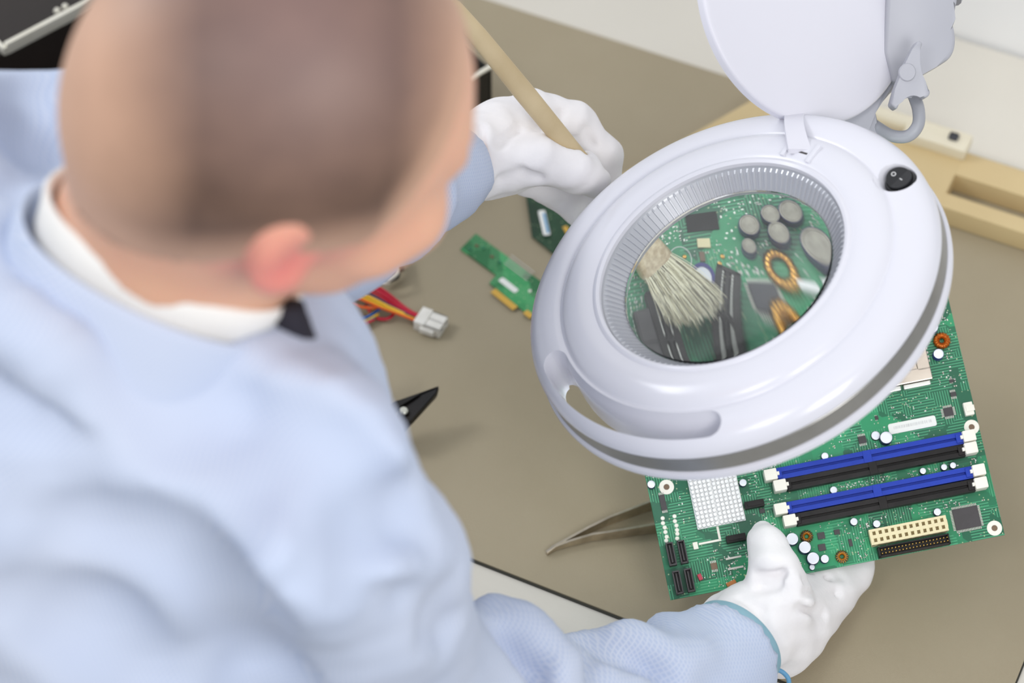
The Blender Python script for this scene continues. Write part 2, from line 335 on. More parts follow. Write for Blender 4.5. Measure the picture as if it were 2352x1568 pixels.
# ---- signed distance sculpting, meshed with surface nets
class Field:
    def __init__(s, lo, hi, h):
        s.h = h; s.lo = np.array(lo, float); s.n = np.ceil((np.array(hi)-s.lo)/h).astype(int)+1
        s.ax = [s.lo[i]+h*np.arange(s.n[i]) for i in range(3)]
        s.d = np.full(s.n, 1.0, np.float32)
    def sub(s, lo, hi):
        a = np.clip(np.floor((np.array(lo)-s.lo)/s.h).astype(int), 0, s.n-1); b = np.clip(np.ceil((np.array(hi)-s.lo)/s.h).astype(int)+1, 1, s.n)
        sl = tuple(slice(x, y) for x, y in zip(a, b))
        g = [s.ax[0][sl[0]][:, None, None], s.ax[1][sl[1]][None, :, None], s.ax[2][sl[2]][None, None, :]]
        return sl, g
    def comb(s, sl, e, k, op):
        d = s.d[sl]
        if op == 'add':
            if k > 0: h = np.clip(0.5+0.5*(d-e)/k, 0, 1); r = d*(1-h)+e*h-k*h*(1-h)
            else: r = np.minimum(d, e)
        else:
            h = np.clip(0.5-0.5*(d+e)/k, 0, 1); r = d*(1-h)+(-e)*h+k*h*(1-h)
        s.d[sl] = r
    def cap(s, a, b, ra, rb=None, k=0.012, op='add'):
        a = np.array(a, float); b = np.array(b, float); rb = ra if rb is None else rb
        R = max(ra, rb)+k+3*s.h+0.03; sl, g = s.sub(np.minimum(a, b)-R, np.maximum(a, b)+R)
        ab = b-a; L2 = ab@ab+1e-12
        t = np.clip(((g[0]-a[0])*ab[0]+(g[1]-a[1])*ab[1]+(g[2]-a[2])*ab[2])/L2, 0, 1)
        e = np.sqrt((g[0]-a[0]-ab[0]*t)**2+(g[1]-a[1]-ab[1]*t)**2+(g[2]-a[2]-ab[2]*t)**2)-(ra+(rb-ra)*t)
        s.comb(sl, e.astype(np.float32), k, op)
    def chain(s, pts, k=0.008, op='add'):
        for (a, ra), (b, rb) in zip(pts[:-1], pts[1:]): s.cap(a, b, ra, rb, k, op)
    def ell(s, c, axes, rad, k=0.012, op='add'):
        c = np.array(c, float); A = np.array(axes, float); r = np.array(rad, float); R = r.max()+k+3*s.h+0.03
        sl, g = s.sub(c-R, c+R); q0 = 0; q1 = 0
        for i in range(3):
            u = ((g[0]-c[0])*A[i][0]+(g[1]-c[1])*A[i][1]+(g[2]-c[2])*A[i][2]); q0 = q0+(u/r[i])**2; q1 = q1+(u/r[i]**2)**2
        k0 = np.sqrt(q0); k1 = np.sqrt(q1)+1e-9; e = k0*(k0-1)/k1
        s.comb(sl, e.astype(np.float32), k, op)
    def bumpy(s, amp, sc, seed=0):
        r = np.random.default_rng(seed); t = 0
        for i in range(5):
            w = r.normal(size=3); w = w/np.linalg.norm(w)*2*PI/(sc*r.uniform(0.6, 1.5)); ph = r.uniform(0, 6)
            t = t+np.sin(s.ax[0][:, None, None]*w[0]+s.ax[1][None, :, None]*w[1]+s.ax[2][None, None, :]*w[2]+ph)
        s.d += (amp*t/2.2).astype(np.float32)
    def hit(s, px, py, d0, d1):
        for dep in np.arange(d0, d1, s.h*0.7):
            p = W(px, py, dep); i = np.round((p-s.lo)/s.h).astype(int)
            if (i >= 0).all() and (i < s.n).all() and s.d[tuple(i)] < 0: return p
        return None
    def mesh(s):
        d = s.d; d[0] = d[-1] = 1; d[:, 0] = d[:, -1] = 1; d[:, :, 0] = d[:, :, -1] = 1
        ins = d < 0; nx, ny, nz = d.shape
        c = np.zeros((nx-1, ny-1, nz-1), np.int8)
        for i in (0, 1):
            for j in (0, 1):
                for k in (0, 1): c += ins[i:nx-1+i, j:ny-1+j, k:nz-1+k]
        act = (c > 0) & (c < 8); idx = np.full(act.shape, -1, np.int64); A = np.argwhere(act); idx[act] = np.arange(len(A))
        acc = np.zeros((len(A), 3)); cnt = np.zeros(len(A))
        X, Y, Z = A.T
        for ax in range(3):
            o1 = [(0, 0, 0), (0, 1, 0), (0, 0, 1), (0, 1, 1)] if ax == 0 else ([(0, 0, 0), (1, 0, 0), (0, 0, 1), (1, 0, 1)] if ax == 1 else [(0, 0, 0), (1, 0, 0), (0, 1, 0), (1, 1, 0)])
            for o in o1:
                e = [0, 0, 0]; e[ax] = 1
                d0 = d[X+o[0], Y+o[1], Z+o[2]]; d1 = d[X+o[0]+e[0], Y+o[1]+e[1], Z+o[2]+e[2]]
                m = (d0 < 0) != (d1 < 0); t = np.where(m, d0/np.where(m, d0-d1, 1), 0)
                for a in range(3): acc[:, a] += np.where(m, o[a]+(t if a == ax else 0), 0)
                cnt += m
        V = (A+acc/cnt[:, None])*s.h+s.lo; F = []
        for ax in range(3):
            e = [0, 0, 0]; e[ax] = 1
            a = ins[:nx-e[0], :ny-e[1], :nz-e[2]]; b = ins[e[0]:, e[1]:, e[2]:]
            E_ = np.argwhere(a != b); flip = a[tuple(E_.T)]
            u, w = [(1, 2), (2, 0), (0, 1)][ax]
            ok = (E_[:, u] > 0) & (E_[:, w] > 0) & (E_[:, 0] < nx-1) & (E_[:, 1] < ny-1) & (E_[:, 2] < nz-1); E_ = E_[ok]; flip = flip[ok]
            eu = np.zeros(3, int); eu[u] = 1; ew = np.zeros(3, int); ew[w] = 1
            q = [idx[tuple((E_-x).T)] for x in (0*eu, eu, eu+ew, ew)]
            Q = np.stack(q, 1); Q[flip] = Q[flip][:, ::-1]; F.append(Q[:, ::-1])
        F = np.concatenate(F); return V, F
def field_obj(name, fd, m, parent=None, label=None, attrs=None):
    V, F = fd.mesh()
    me = bpy.data.meshes.new(name); me.vertices.add(len(V)); me.vertices.foreach_set('co', V.astype(np.float32).ravel())
    me.loops.add(len(F)*4); me.loops.foreach_set('vertex_index', F.astype(np.int32).ravel())
    me.polygons.add(len(F)); me.polygons.foreach_set('loop_start', np.arange(len(F), dtype=np.int32)*4)
    me.update(calc_edges=True); me.validate()
    for an, fn in (attrs or {}).items():
        at = me.attributes.new(an, 'FLOAT', 'POINT'); at.data.foreach_set('value', fn(V).astype(np.float32))
    return link(name, me, m, parent, label, smooth=180)

# ------------------------------------------------------------------ the setting
def quad_slab(name, pts, z0, z1, m, **k):
    bm = bmesh.new(); prism(bm, [(p[0], p[1]) for p in pts], z0, z1); return from_bm(name, bm, m, **k)
fl = quad_slab('floor', [(-3, -2.6), (3, -2.6), (3, 3), (-3, 3)], -0.05, 0, M_floor); tag(fl, kind='structure')
ea = np.array([math.cos(math.radians(-25.5)), math.sin(math.radians(-25.5))]); eb = np.array([-ea[1], ea[0]])   # along / across the bench
wp = np.array([0.388, 0.340])                      # a point on the bench's far edge
def bench(a, b): q = wp+ea*a+eb*b; return (q[0], q[1])
wl = quad_slab('wall_back', [bench(-2.6, 0.012), bench(2.2, 0.012), bench(2.2, 0.10), bench(-2.6, 0.10)], 0, 2.6, M_wall); tag(wl, kind='structure')
tb = empty('workbench', (0, 0, 0), 'cream laminate workbench running along the white wall under the grey-brown mat', 'table')
TOPW = 0.93
quad_slab('table_top', [bench(-1.5, -TOPW), bench(1.1, -TOPW), bench(1.1, 0.008), bench(-1.5, 0.008)], TZ-0.03, TZ, M_table, parent=tb)
for a in (-1.4, 1.0):
    for b in (-TOPW+0.06, -0.06):
        quad_slab('leg', [bench(a-.025, b-.025), bench(a+.025, b-.025), bench(a+.025, b+.025), bench(a-.025, b+.025)], 0, TZ-0.03, M_legs, parent=tb)

# anti-static mat: far edge through (-.029,.399), near edge through (-.0365,-.205), right edge through (.339,-.312)
def st(p): d = np.array(p)-wp; return d@ea, d@eb
_, bf = st((-0.0294, 0.3994)); _, bn_ = st((-0.0365, -0.20497)); ar, _ = st((0.350, -0.310))
al = -1.15; mt = empty('work_mat', (0, 0, TZ), 'grey-brown textured anti-static mat covering most of the bench', 'mat')
o = quad_slab('mat_sheet', [bench(al, bn_), bench(ar, bn_), bench(ar, bf), bench(al, bf)], 0.0006, 0.0035, M_mat); o.parent = mt
o = quad_slab('mat_backing', [bench(al-.0012, bn_-.0012), bench(ar+.0012, bn_-.0012), bench(ar+.0012, bf+.0012), bench(al-.0012, bf+.0012)], 0.0001, 0.0022, M_matedge); o.parent = mt
MZ = TZ+0.0035

# ------------------------------------------------------------------ magnifier lamp
Ln = np.array([-0.4064976, 0.01120354, 0.91358316]); Ln /= np.linalg.norm(Ln)
Lp = np.array([0.13795795, -0.18613277, 1.03017318])
Le1 = np.array([1, 0, 0])-Ln*Ln[0]; Le1 /= np.linalg.norm(Le1); Le2 = np.cross(Ln, Le1)
LM = frame_mat(Lp, Le1, Le2, Ln)
lamp = empty('magnifier_lamp', label='white round magnifier lamp with its lens cover flipped open above the green board', cat='lamp', mw=LM)
mm = 0.001
def pm(p): return [(r*mm, z*mm) for r, z in p]
shell_prof = [(98, -28), (97, -13), (90, -6.5), (82, -5), (82, 13), (82.6, 15.4), (84.6, 16.4), (86.6, 15.9), (87.2, 15.3), (88.2, 15.6), (92, 16.6), (98, 16.4), (104, 15.2), (108.5, 13.2), (111, 10.9), (112.0, 9.6),
              (112.6, 9.3), (113.6, 9.8), (117, 10.2), (122, 9.8), (127, 8.6), (131, 6.8), (134.6, 4.2), (137.4, 0.8), (138.6, -2.4), (138.8, -4.4), (138.0, -5.6), (135.8, -6.0),
              (135.8, -18.6), (138.6, -19.0), (140.2, -20.0), (140.8, -22.0), (140.4, -24.6), (138.6, -26.6), (132, -27.8), (126, -28), (125, -25), (100, -25), (99.6, -28)]
bm = bmesh.new(); lathe(bm, pm(shell_prof), 180, closed=True); shell = from_bm('housing', bm, M_white, lamp, smooth=None)
# hand slot, cut through the rim
bm = bmesh.new(); a0, a1 = math.radians(-166), math.radians(-94); nS = 72; rings = []
for k in range(nS+1):
    t = .5-.5*math.cos(PI*k/nS); a = a0+(a1-a0)*t
    e = min(t, 1-t)*(a1-a0)*0.124; rnd = math.sqrt(max(0.0, 1-(1-min(e/0.010, 1))**2)); rnd = max(rnd, 0.06)
    r = []
    for z, ri, ro in ((24, 113, 134.5), (9, 114.5, 132.3), (4, 117, 131.6), (-5, 118.6, 131.0), (-34, 119.5, 131.0)):
        c = (ri+ro)/2; hw = (ro-ri)/2*rnd
        r.append((z, c-hw, c+hw))
    ring = [(q[2], q[0]) for q in r]+[(q[1], q[0]) for q in r[::-1]]
    rings.append([bm.verts.new((rr*mm*math.cos(a), rr*mm*math.sin(a), z*mm)) for rr, z in ring])
m_ = len(rings[0])
for k in range(nS):
    for j in range(m_): bm.faces.new((rings[k][j], rings[k][(j+1) % m_], rings[k+1][(j+1) % m_], rings[k+1][j]))
bm.faces.new(rings[0][::-1]); bm.faces.new(rings[-1])
cut = from_bm('cutter', bm, M_white)
cut.parent = lamp
bm2 = bmesh.new()                                     # recess for the rocker switch
sa, sr = math.radians(15.5), 124.0
cx, cy = sr*mm*math.cos(sa), sr*mm*math.sin(sa)
lathe(bm2, pm([(0, 1.0), (10.2, 1.0), (10.4, 3.0), (11.6, 7.0), (13.6, 10.3), (15.6, 11.4), (15.6, 24), (0, 24)]), 48, c=(cx, cy))
cut2 = from_bm('cutter', bm2, M_white); cut2.parent = lamp
bpy.context.view_layer.update()
for c_ in (cut, cut2):
    md = shell.modifiers.new('cut', 'BOOLEAN'); md.operation = 'DIFFERENCE'; md.object = c_; md.solver = 'EXACT'
bpy.context.view_layer.update()
dg = bpy.context.evaluated_depsgraph_get(); me2 = bpy.data.meshes.new_from_object(shell.evaluated_get(dg))
shell.modifiers.clear(); shell.data = me2
for c_ in (cut, cut2): bpy.data.objects.remove(c_)
me2.polygons.foreach_set('use_smooth', [True]*len(me2.polygons)); me2.set_sharp_from_angle(angle=math.radians(32))
bm = bmesh.new(); lathe(bm, pm([(135.6, -6.2), (137.6, -6.3), (138.0, -6.8), (138.6, -18.0), (138.2, -18.5), (135.6, -18.5)]), 180, closed=True); from_bm('steel_band', bm, M_band, lamp, 'brushed steel band', smooth=30)
bm = bmesh.new(); lathe(bm, pm([(101, -25.2), (116.6, -25.2), (115, -28.6), (102.5, -28.6)]), 96, closed=True); from_bm('light_diffuser', bm, M_led, lamp, 'lit ring diffuser', smooth=30)
# ribbed barrel
bm = bmesh.new(); nr = 116; prev = None; rows = []
for k in range(nr*4):
    q = k % 4; a = 2*PI*(k//4+(0, .64, .70, .94)[q])/nr; off = [0, 0, -1.7, -1.7][q]*1.0
    rows.append([bm.verts.new(((r+o_)*mm*math.cos(a), (r+o_)*mm*math.sin(a), z*mm)) for r, z, o_ in ((81.9, 13.0, 0), (81.2, 11.6, 0), (80.4, 10.6, off), (71.8, 1.2, off*0.8), (69.8, -0.4, 0), (69.8, -3.6, 0), (81.9, -3.6, 0))])
for k in range(len(rows)):
    A, B = rows[k], rows[(k+1) % len(rows)]
    for j in range(7): bm.faces.new((A[j], B[j], B[(j+1) % 7], A[(j+1) % 7]))
from_bm('ribbed_barrel', bm, M_rib, lamp, 'silver ribbed inner ring')
# biconvex lens
Rl = 800.0; hh = 4.5; zc = 1.0; prof = []
for i in range(25):
    r = 69.7*i/24; prof.append((r, zc+hh-(Rl-math.sqrt(Rl*Rl-r*r))))
for i in range(24, -1, -1):
    r = 69.7*i/24; prof.append((r, zc-hh+(Rl-math.sqrt(Rl*Rl-r*r))))
bm = bmesh.new(); lathe(bm, pm(prof), 128); from_bm('lens', bm, M_glass, lamp, 'clear magnifying glass', smooth=30)
# rocker switch
bm = bmesh.new(); Msw = Matrix.Translation((cx, cy, 1.6*mm)) @ Matrix.Rotation(math.radians(38), 4, 'Z') @ Matrix.Scale(.9, 4)
lathe(bm, pm([(0, 0), (11, 0), (11, 3.2), (10.2, 4.2), (9.6, 4.2), (9.4, 3.0), (0, 3.0)]), 40)
sw = from_bm('rocker_switch', bm, M_black, lamp, 'black round rocker switch', smooth=30); sw.matrix_local = Msw
bm = bmesh.new()
pts = [(9.0*math.cos(2*PI*k/36), 9.0*math.sin(2*PI*k/36)) for k in range(36)]
zt = lambda y: 3.4+(1.0+0.22*y if y > -1 else 0.78+0.10*(y+1))*1.0
top_ = [bm.verts.new((x*mm, y*mm, (6.3+0.30*y if y > 0 else 6.3-0.02*y)*mm)) for x, y in pts]; bot = [bm.verts.new((x*mm, y*mm, 2.8*mm)) for x, y in pts]
mid = [i for i, (x, y) in enumerate(pts) if abs(y) < 1e-6]
bm.faces.new([top_[i] for i in range(0, 19)]); bm.faces.new([top_[i] for i in list(range(18, 36))+[0]]); bm.faces.new(bot[::-1])
for i in range(36): bm.faces.new((bot[i], bot[(i+1) % 36], top_[(i+1) % 36], top_[i]))
rk = from_bm('rocker', bm, M_black, sw)
bm = bmesh.new(); lathe(bm, pm([(1.2, 0), (1.7, 0), (1.7, 0.1), (1.2, 0.1)]), 24, closed=True)
o = from_bm('off_mark', bm, M_mark, sw, 'white printed O'); o.matrix_local = Matrix.Translation((0, 5.0*mm, 7.9*mm)) @ Matrix.Rotation(math.atan(0.30), 4, 'X')
bm = bmesh.new(); box(bm, -.3*mm, .3*mm, -1.3*mm, 1.3*mm, 0, .1*mm)
o = from_bm('on_mark', bm, M_mark, sw, 'white printed I'); o.matrix_local = Matrix.Translation((0, -1.9*mm, 6.36*mm))
# lens cover on its hinge: lower end at the inner rim
hinge = np.array(Lp)+Ln*.0165
bx = on = None
def lamp_pt(px, py, z):                              # meets the lamp's own plane raised by z
    d = rt*(px-1176)/FPX - up*(py-784)/FPX + fwd; p0 = Lp+Ln*z
    return CAMP+d*(((p0-CAMP)@Ln)/(d@Ln))
hp = lamp_pt(1838, 350, 0.016)
a_h = math.atan2((hp-Lp)@Le2, (hp-Lp)@Le1)
tang = -math.sin(a_h)*Le1+math.cos(a_h)*Le2           # hinge axis
lidc = W(1857, -15, (hp-CAMP)@fwd+0.012)
yv = lidc-hp; 
lx = -tang-yv*(-tang@yv)/(yv@yv)
yv = yv/np.linalg.norm(yv)
# cover plane: chosen so its disc reads as in the picture
def ell_axes():
    best = None
    for tilt in np.radians(np.arange(0, 66, 2)):
        for az in np.radians(np.arange(0, 360, 4)):
            nn = math.cos(tilt)*(-fwd)+math.sin(tilt)*(math.cos(az)*rt+math.sin(az)*up)
            p = W(1857, -15, 1.60)
            e = 0
            for q in ((1619, -20), (1640, 95), (1690, 170), (1760, 243), (1870, 287), (1960, 262), (2040, 190), (2085, 90), (2095, 20)):
                d = rt*(q[0]-1176)/FPX - up*(q[1]-784)/FPX + fwd
                h = CAMP+d*(((p-CAMP)@nn)/(d@nn)); e += (np.linalg.norm(h-p)-0.0885)**2
            if best is None or e < best[0]: best = (e, nn, p)
    return best
_, ln2, lp2 = ell_axes()
cx2 = hp-lp2; cy_ = cx2-ln2*(cx2@ln2); cy_ /= np.linalg.norm(cy_); cxx = np.cross(cy_, ln2)
LID = frame_mat(lp2, cxx, cy_, ln2)                  # local +Y points to the hinge
LIDL = LM.inverted() @ LID
bm = bmesh.new(); R_ = 88.5
lathe(bm, pm([(0, 1.5), (R_-4, 1.5), (R_-1.5, 1.2), (R_-.3, .2), (R_, -1), (R_, -6), (R_-1.2, -6.4), (R_-2.4, -6), (R_-2.4, -1.5), (0, -1.5)]), 128)
lid = from_bm('lens_cover', bm, M_lid, lamp, 'flat white round lens cover, open', smooth=40); lid.matrix_local = LIDL
hl = LID.inverted() @ Vector(hp)                       # hinge point in cover space
dirv = Vector((hl.x, hl.y, hl.z)); s0 = Vector((0, 84*mm, 0)); s0.x = hl.x*0.7
dq = rt*(1845-1176)/FPX - up*(256-784)/FPX + fwd; ra_ = CAMP+dq*(((lp2-CAMP)@ln2)/(dq@ln2))-ln2*.0085; tg = tang if tang@cxx > 0 else -tang
LIDi = LID.inverted(); bm = bmesh.new(); n_ = 12; prev = None
for i in range(n_+1):
    t = i/n_; c = ra_*(1-t)+(hp+Ln*.001)*t+Ln*.007*math.sin(PI*t)
    d_ = (hp-ra_)/np.linalg.norm(hp-ra_); wr_ = rt-d_*(rt@d_); wr_ = wr_/np.linalg.norm(wr_); w_ = wr_; th_ = np.cross(w_, d_); th_ /= np.linalg.norm(th_)
    hw = (7.0-.9*math.sin(PI*t)+.4*t)*mm
    r = [bm.verts.new(LIDi @ Vector(c+w_*hw*sx+th_*.0017*sz)) for sx, sz in ((-1, -1), (1, -1), (1, 1), (-1, 1))]
    if prev:
        for j in range(4): bm.faces.new((prev[j], prev[(j+1) % 4], r[(j+1) % 4], r[j]))
    else: bm.faces.new(r[::-1])
    prev = r
bm.faces.new(prev)
o = from_bm('hinge_arm', bm, M_lid, lid, smooth=40)
# hinge pocket on the housing
Mh = Matrix.Rotation(a_h, 4, 'Z')
bm = bmesh.new(); box(bm, 88*mm, 103*mm, -12*mm, -8.8*mm, 12*mm, 17.9*mm, bev=.6*mm); box(bm, 88*mm, 103*mm, 8.8*mm, 12*mm, 12*mm, 17.9*mm, bev=.6*mm)
o = from_bm('hinge_bracket', bm, M_white, lamp, smooth=40); o.matrix_local = Mh
bm = bmesh.new(); box(bm, 93.8*mm, 95.4*mm, -6*mm, 7.5*mm, 14*mm, 16.7*mm, bev=.3*mm); o = from_bm('hinge_pin', bm, M_chip, lamp, smooth=40); o.matrix_local = Mh
# neck bracket from the housing to the arm, behind the cover
LMi = LM.inverted()
def lloc(p): return tuple(LMi @ Vector(p))
def flat_poly(name, pts, dep, th, m, parent, bev=0.0, label=None, inv=None):
    A = [W(x, y, d) for (x, y), d in zip(pts, dep if hasattr(dep, '__len__') else [dep]*len(pts))]
    bm = bmesh.new(); f_ = fwd*th
    a = [bm.verts.new(p) for p in A]; b = [bm.verts.new(p+f_) for p in A]; n = len(A)
    bm.faces.new(a); bm.faces.new(b[::-1])
    for i in range(n): bm.faces.new((a[i], b[i], b[(i+1) % n], a[(i+1) % n]))
    if bev: bmesh.ops.bevel(bm, geom=bm.edges[:], offset=bev, segments=3, affect='EDGES', profile=.5)
    if inv is not None: bmesh.ops.transform(bm, matrix=inv, verts=bm.verts)
    return from_bm(name, bm, m, parent, label, smooth=35)
flat_poly('neck_bracket', [(1930, 300), (1935, 120), (2080, 100), (2060, 200), (1998, 258), (2030, 305), (1990, 330)], [1.625, 1.63, 1.64, 1.64, 1.635, 1.63, 1.625], 0.028, M_greyp, lamp, .003, inv=LMi)
# arm knuckle (barrel seen side on) and arm
kn = [(2040, -60), (2195, -60), (2200, 5), (2184, 42), (2193, 66), (2196, 95), (2192, 118), (2180, 137), (2150, 154), (2118, 172), (2085, 190), (2050, 190), (2030, 120)]
flat_poly('arm_knuckle', kn, 1.628, 0.045, M_greyp, lamp, .003, 'grey-white arm joint housing', inv=LMi)
ab = bench(.80, -.07)
tube([lloc(W(2150, -20, 1.65)), lloc(W(2230, -160, 1.66)), lloc(W(2520, -420, 1.70)), lloc((ab[0], ab[1], TZ+.56))], [.019, .017, .016, .016], 20, M_greyp, 'arm', lamp, smooth=60)
tube([lloc((ab[0], ab[1], TZ+.57)), lloc((ab[0], ab[1], TZ+.30)), lloc((ab[0], ab[1], TZ+.002))], [.017, .017, .019], 20, M_greyp, 'arm_post', lamp, smooth=60)
bm = bmesh.new(); lathe(bm, [(0, 0), (.05, 0), (.05, .014), (.03, .022), (0, .022)], 40, c=(0, 0)); bmesh.ops.transform(bm, matrix=LMi @ Matrix.Translation((ab[0], ab[1], TZ+.0002)), verts=bm.verts)
from_bm('arm_base', bm, M_greyp, lamp, smooth=40)
# three-lobed clamping knob
def arc(c, r, d0, d1, n=7): return [(c[0]+r*math.cos(math.radians(d0+(d1-d0)*i/n)), c[1]+r*math.sin(math.radians(d0+(d1-d0)*i/n))) for i in range(n+1)]
kp = [(2108, 92), (2120, 97), (2113, 118), (2108, 145), (2112, 168), (2122, 190), (2138, 210), (2133, 222)] + arc((2098, 248), 34, -42, -165, 8) + [(2060, 252), (2046, 240), (2056, 205), (2068, 175), (2082, 140), (2096, 112)]
flat_poly('clamp_knob', kp, 1.598, 0.016, M_greyp, lamp, .0015, 'three-lobed grey plastic knob', inv=LMi)
bm = bmesh.new(); c_ = W(2084, 166, 1.5975); lathe(bm, pm([(0, -.8), (5.2, -.8), (5.8, 0), (5.8, 3), (0, 3)]), 28)
bmesh.ops.transform(bm, matrix=LMi @ frame_mat(c_, up*.35+rt*.94, -rt*.3+up, fwd), verts=bm.verts); from_bm('knob_cap', bm, M_greyp, lamp, smooth=30)
tube([lloc(W(*p)) for p in ((2085, 190, 1.625), (2100, 222, 1.618), (2110, 255, 1.612), (2108, 288, 1.61), (2086, 312, 1.612), (2050, 312, 1.62), (2015, 293, 1.635), (1990, 275, 1.645))], .0043, 14, M_cable, 'power_cable', lamp, smooth=180, label='grey power cable loop')

# ------------------------------------------------------------------ circuit board
bl = W(1540, 1378, 1.650); br_ = W(2308, 1228, 1.648); tl = W(1380, 616, 1.705)
U = (br_-bl)/np.linalg.norm(br_-bl); Nb = np.cross(U, tl-bl); Nb /= np.linalg.norm(Nb); V_ = np.cross(Nb, U)
BM_ = frame_mat(bl, U, V_, Nb)
board = empty('circuit_board', label='large green computer board held in the gloved hand under the magnifier lamp', cat='circuit board', mw=BM_)
BW, BH = 234.4, 267.0
bm = bmesh.new(); box(bm, 0, BW*mm, 0, BH*mm, -1.6*mm, 0, bev=.25*mm); from_bm('board_panel', bm, M_pcb, board)
occ = []
def keep(u, v, w, h): occ.append((u-w/2, u+w/2, v-h/2, v+h/2))
def bpart(name, fn, m, label=None, smooth=None, parent=board, at=None, rot=0):
    bm = bmesh.new(); fn(bm); o = from_bm(name, bm, m, parent, label, smooth)
    if at is not None: o.matrix_local = Matrix.Translation((at[0]*mm, at[1]*mm, (at[2] if len(at) > 2 else 0)*mm)) @ Matrix.Rotation(math.radians(rot), 4, 'Z')
    return o
def bx_(bm, x0, x1, y0, y1, z0, z1, mi=0, bev=0.0): return box(bm, x0*mm, x1*mm, y0*mm, y1*mm, z0*mm, z1*mm, mi, bev*mm)
def clone(o, at, rot=0, parent=board, label=None):
    c = dup(o, parent); c.matrix_local = Matrix.Translation((at[0]*mm, at[1]*mm, (at[2] if len(at) > 2 else 0)*mm)) @ Matrix.Rotation(math.radians(rot), 4, 'Z')
    return c
# memory slots
def slot_bm(bm):
    Ls = 134
    bx_(bm, 0, Ls, -4.2, 4.2, 0, 5.4); bx_(bm, 0, Ls, -4.2, -.9, 5.4, 8.2, 0, .3); bx_(bm, 0, Ls, .9, 4.2, 5.4, 8.2, 0, .3)
    bx_(bm, 62, 68, -4.3, 4.3, 4, 8.6, 0, .3); bx_(bm, -3, 3, -3.2, 3.2, 0, 9.5, 0, .4); bx_(bm, Ls-5, Ls, -3.2, 3.2, 4, 9.5, 0, .4)
def latch_bm(bm): bx_(bm, -4.4, 4.4, -3.9, 3.9, 0, 13, 0, .8); bx_(bm, 2, 6, -1.2, 1.2, 9, 12)
lat_mesh = None
for i, (vl, vr, ul, ur, m_s, nm) in enumerate(((70.8, 70.3, 84.8, 224.3, M_blue, 'blue memory socket'), (61.8, 62.2, 89.6, 223.6, M_slotb, 'black memory socket'), (45.6, 46.3, 86.6, 225.4, M_blue, 'blue memory socket'), (36.6, 37.2, 91, 224.8, M_slotb, 'black memory socket'))):
    v = (vl+vr)/2; s_ = bpart('memory_slot', slot_bm, m_s, nm, at=(ul+5, v), smooth=None)
    s_.scale = ((ur-ul-9)/134, 1, 1)
    bpy.context.view_layer.update()
    for uu, rr in ((ul-(ul+5), 0), (ur-(ul+5), 180)):
        l_ = bpart('latch', latch_bm, M_latch, 'ivory latch', parent=s_, at=(uu/s_.scale[0], 0), rot=rr, smooth=40); l_.scale = (1/s_.scale[0], 1, 1)
    keep((ul+ur)/2, v, ur-ul+14, 10)
# power connector with two rows of twelve sockets
pc = bpart('power_connector', lambda bm: (bx_(bm, 0, 52.5, 0, 10.8, 0, 5), bx_(bm, 52, 53.6, 3, 8, 0, 9)), M_ivory, 'ivory power connector', at=(143, 9.2))
def cells(bm):
    for i in range(13): bx_(bm, i*4.3-.65, i*4.3+1.45, 0, 10.8, 5, 11)
    for j in (0, 4.9, 9.8): bx_(bm, -.6, 52.6, max(j-.7, 0), min(j+1.7, 10.8), 5, 11.1)
bpart('socket_grid', cells, M_ivory, parent=pc)
bpart('contact_floor', lambda bm: bx_(bm, .3, 51.6, .3, 10.4, 5.02, 7.0), M_hole, parent=pc)
keep(169, 14, 58, 14)
ide = bpart('data_header', lambda bm: (bx_(bm, 0, 49.5, 0, 7.2, 0, 3), bx_(bm, 0, 49.5, 0, 1, 3, 8), bx_(bm, 0, 49.5, 6.2, 7.2, 3, 8), bx_(bm, 0, 1, 0, 7.2, 3, 8), bx_(bm, 48.5, 49.5, 0, 7.2, 3, 8)), M_slotb, 'black pin header', at=(146.2, .4))
bpart('pins', lambda bm: [bx_(bm, 2.2+i*2.4, 2.8+i*2.4, y, y+.6, 3, 7) for i in range(20) for y in (2.2, 4.6)], M_goldf, parent=ide)
keep(171, 4, 54, 9)
# square chips with pin rows
def chip(u, v, w, h, t=1.6, pins=True, rot=0, lab=None, m=M_chip):
    c = bpart('chip', lambda bm: bx_(bm, -w/2, w/2, -h/2, h/2, .3, t, 0, .15), m, lab, at=(u, v), rot=rot)
    if pins:
        def pf(bm):
            n = max(3, int(w/1.0)); st_ = w/n
            for i in range(n):
                x = -w/2+(i+.5)*st_
                for s in (-1, 1): bx_(bm, x-.28*st_, x+.28*st_, min(s*h/2, s*(h/2+1.7)), max(s*h/2, s*(h/2+1.7)), 0, .55)
            n = max(3, int(h/1.0)); st_ = h/n
            if w > 5.5:
                for i in range(n):
                    y = -h/2+(i+.5)*st_
                    for s in (-1, 1): bx_(bm, min(s*w/2, s*(w/2+1.7)), max(s*w/2, s*(w/2+1.7)), y-.28*st_, y+.28*st_, 0, .55)
        bpart('pins', pf, M_pins, parent=c)
    keep(u, v, w+4, h+4); return c
chip(211.3, 16.4, 17.6, 14.6, 1.9, lab='large square controller chip')
chip(215.9, 91.5, 6.4, 6.0); chip(153.1, 83.9, 5.4, 5.0); chip(228.1-3, 165.8, 5.5, 5.5, pins=False); chip(108.8+2, 23.6, 5, 4.6, pins=False); chip(109.6, 15.6, 5, 4.6, pins=False)
chip(34.1, 17.2, 4.4, 4.4, m=M_resb); chip(129.5, 15, 2.4, 5, pins=False); chip(122, 24, 4, 3.4, pins=False); chip(74.6, 48.5, 3.6, 3.2, pins=False)
chip(222, 103, 4, 3, pins=True); chip(8.5, 67.5, 4, 11, 1.2)
chip(101, 208.5, 12.5, 8.5, 1.8, lab='grey square chip seen through the lens', m=M_ferrite)
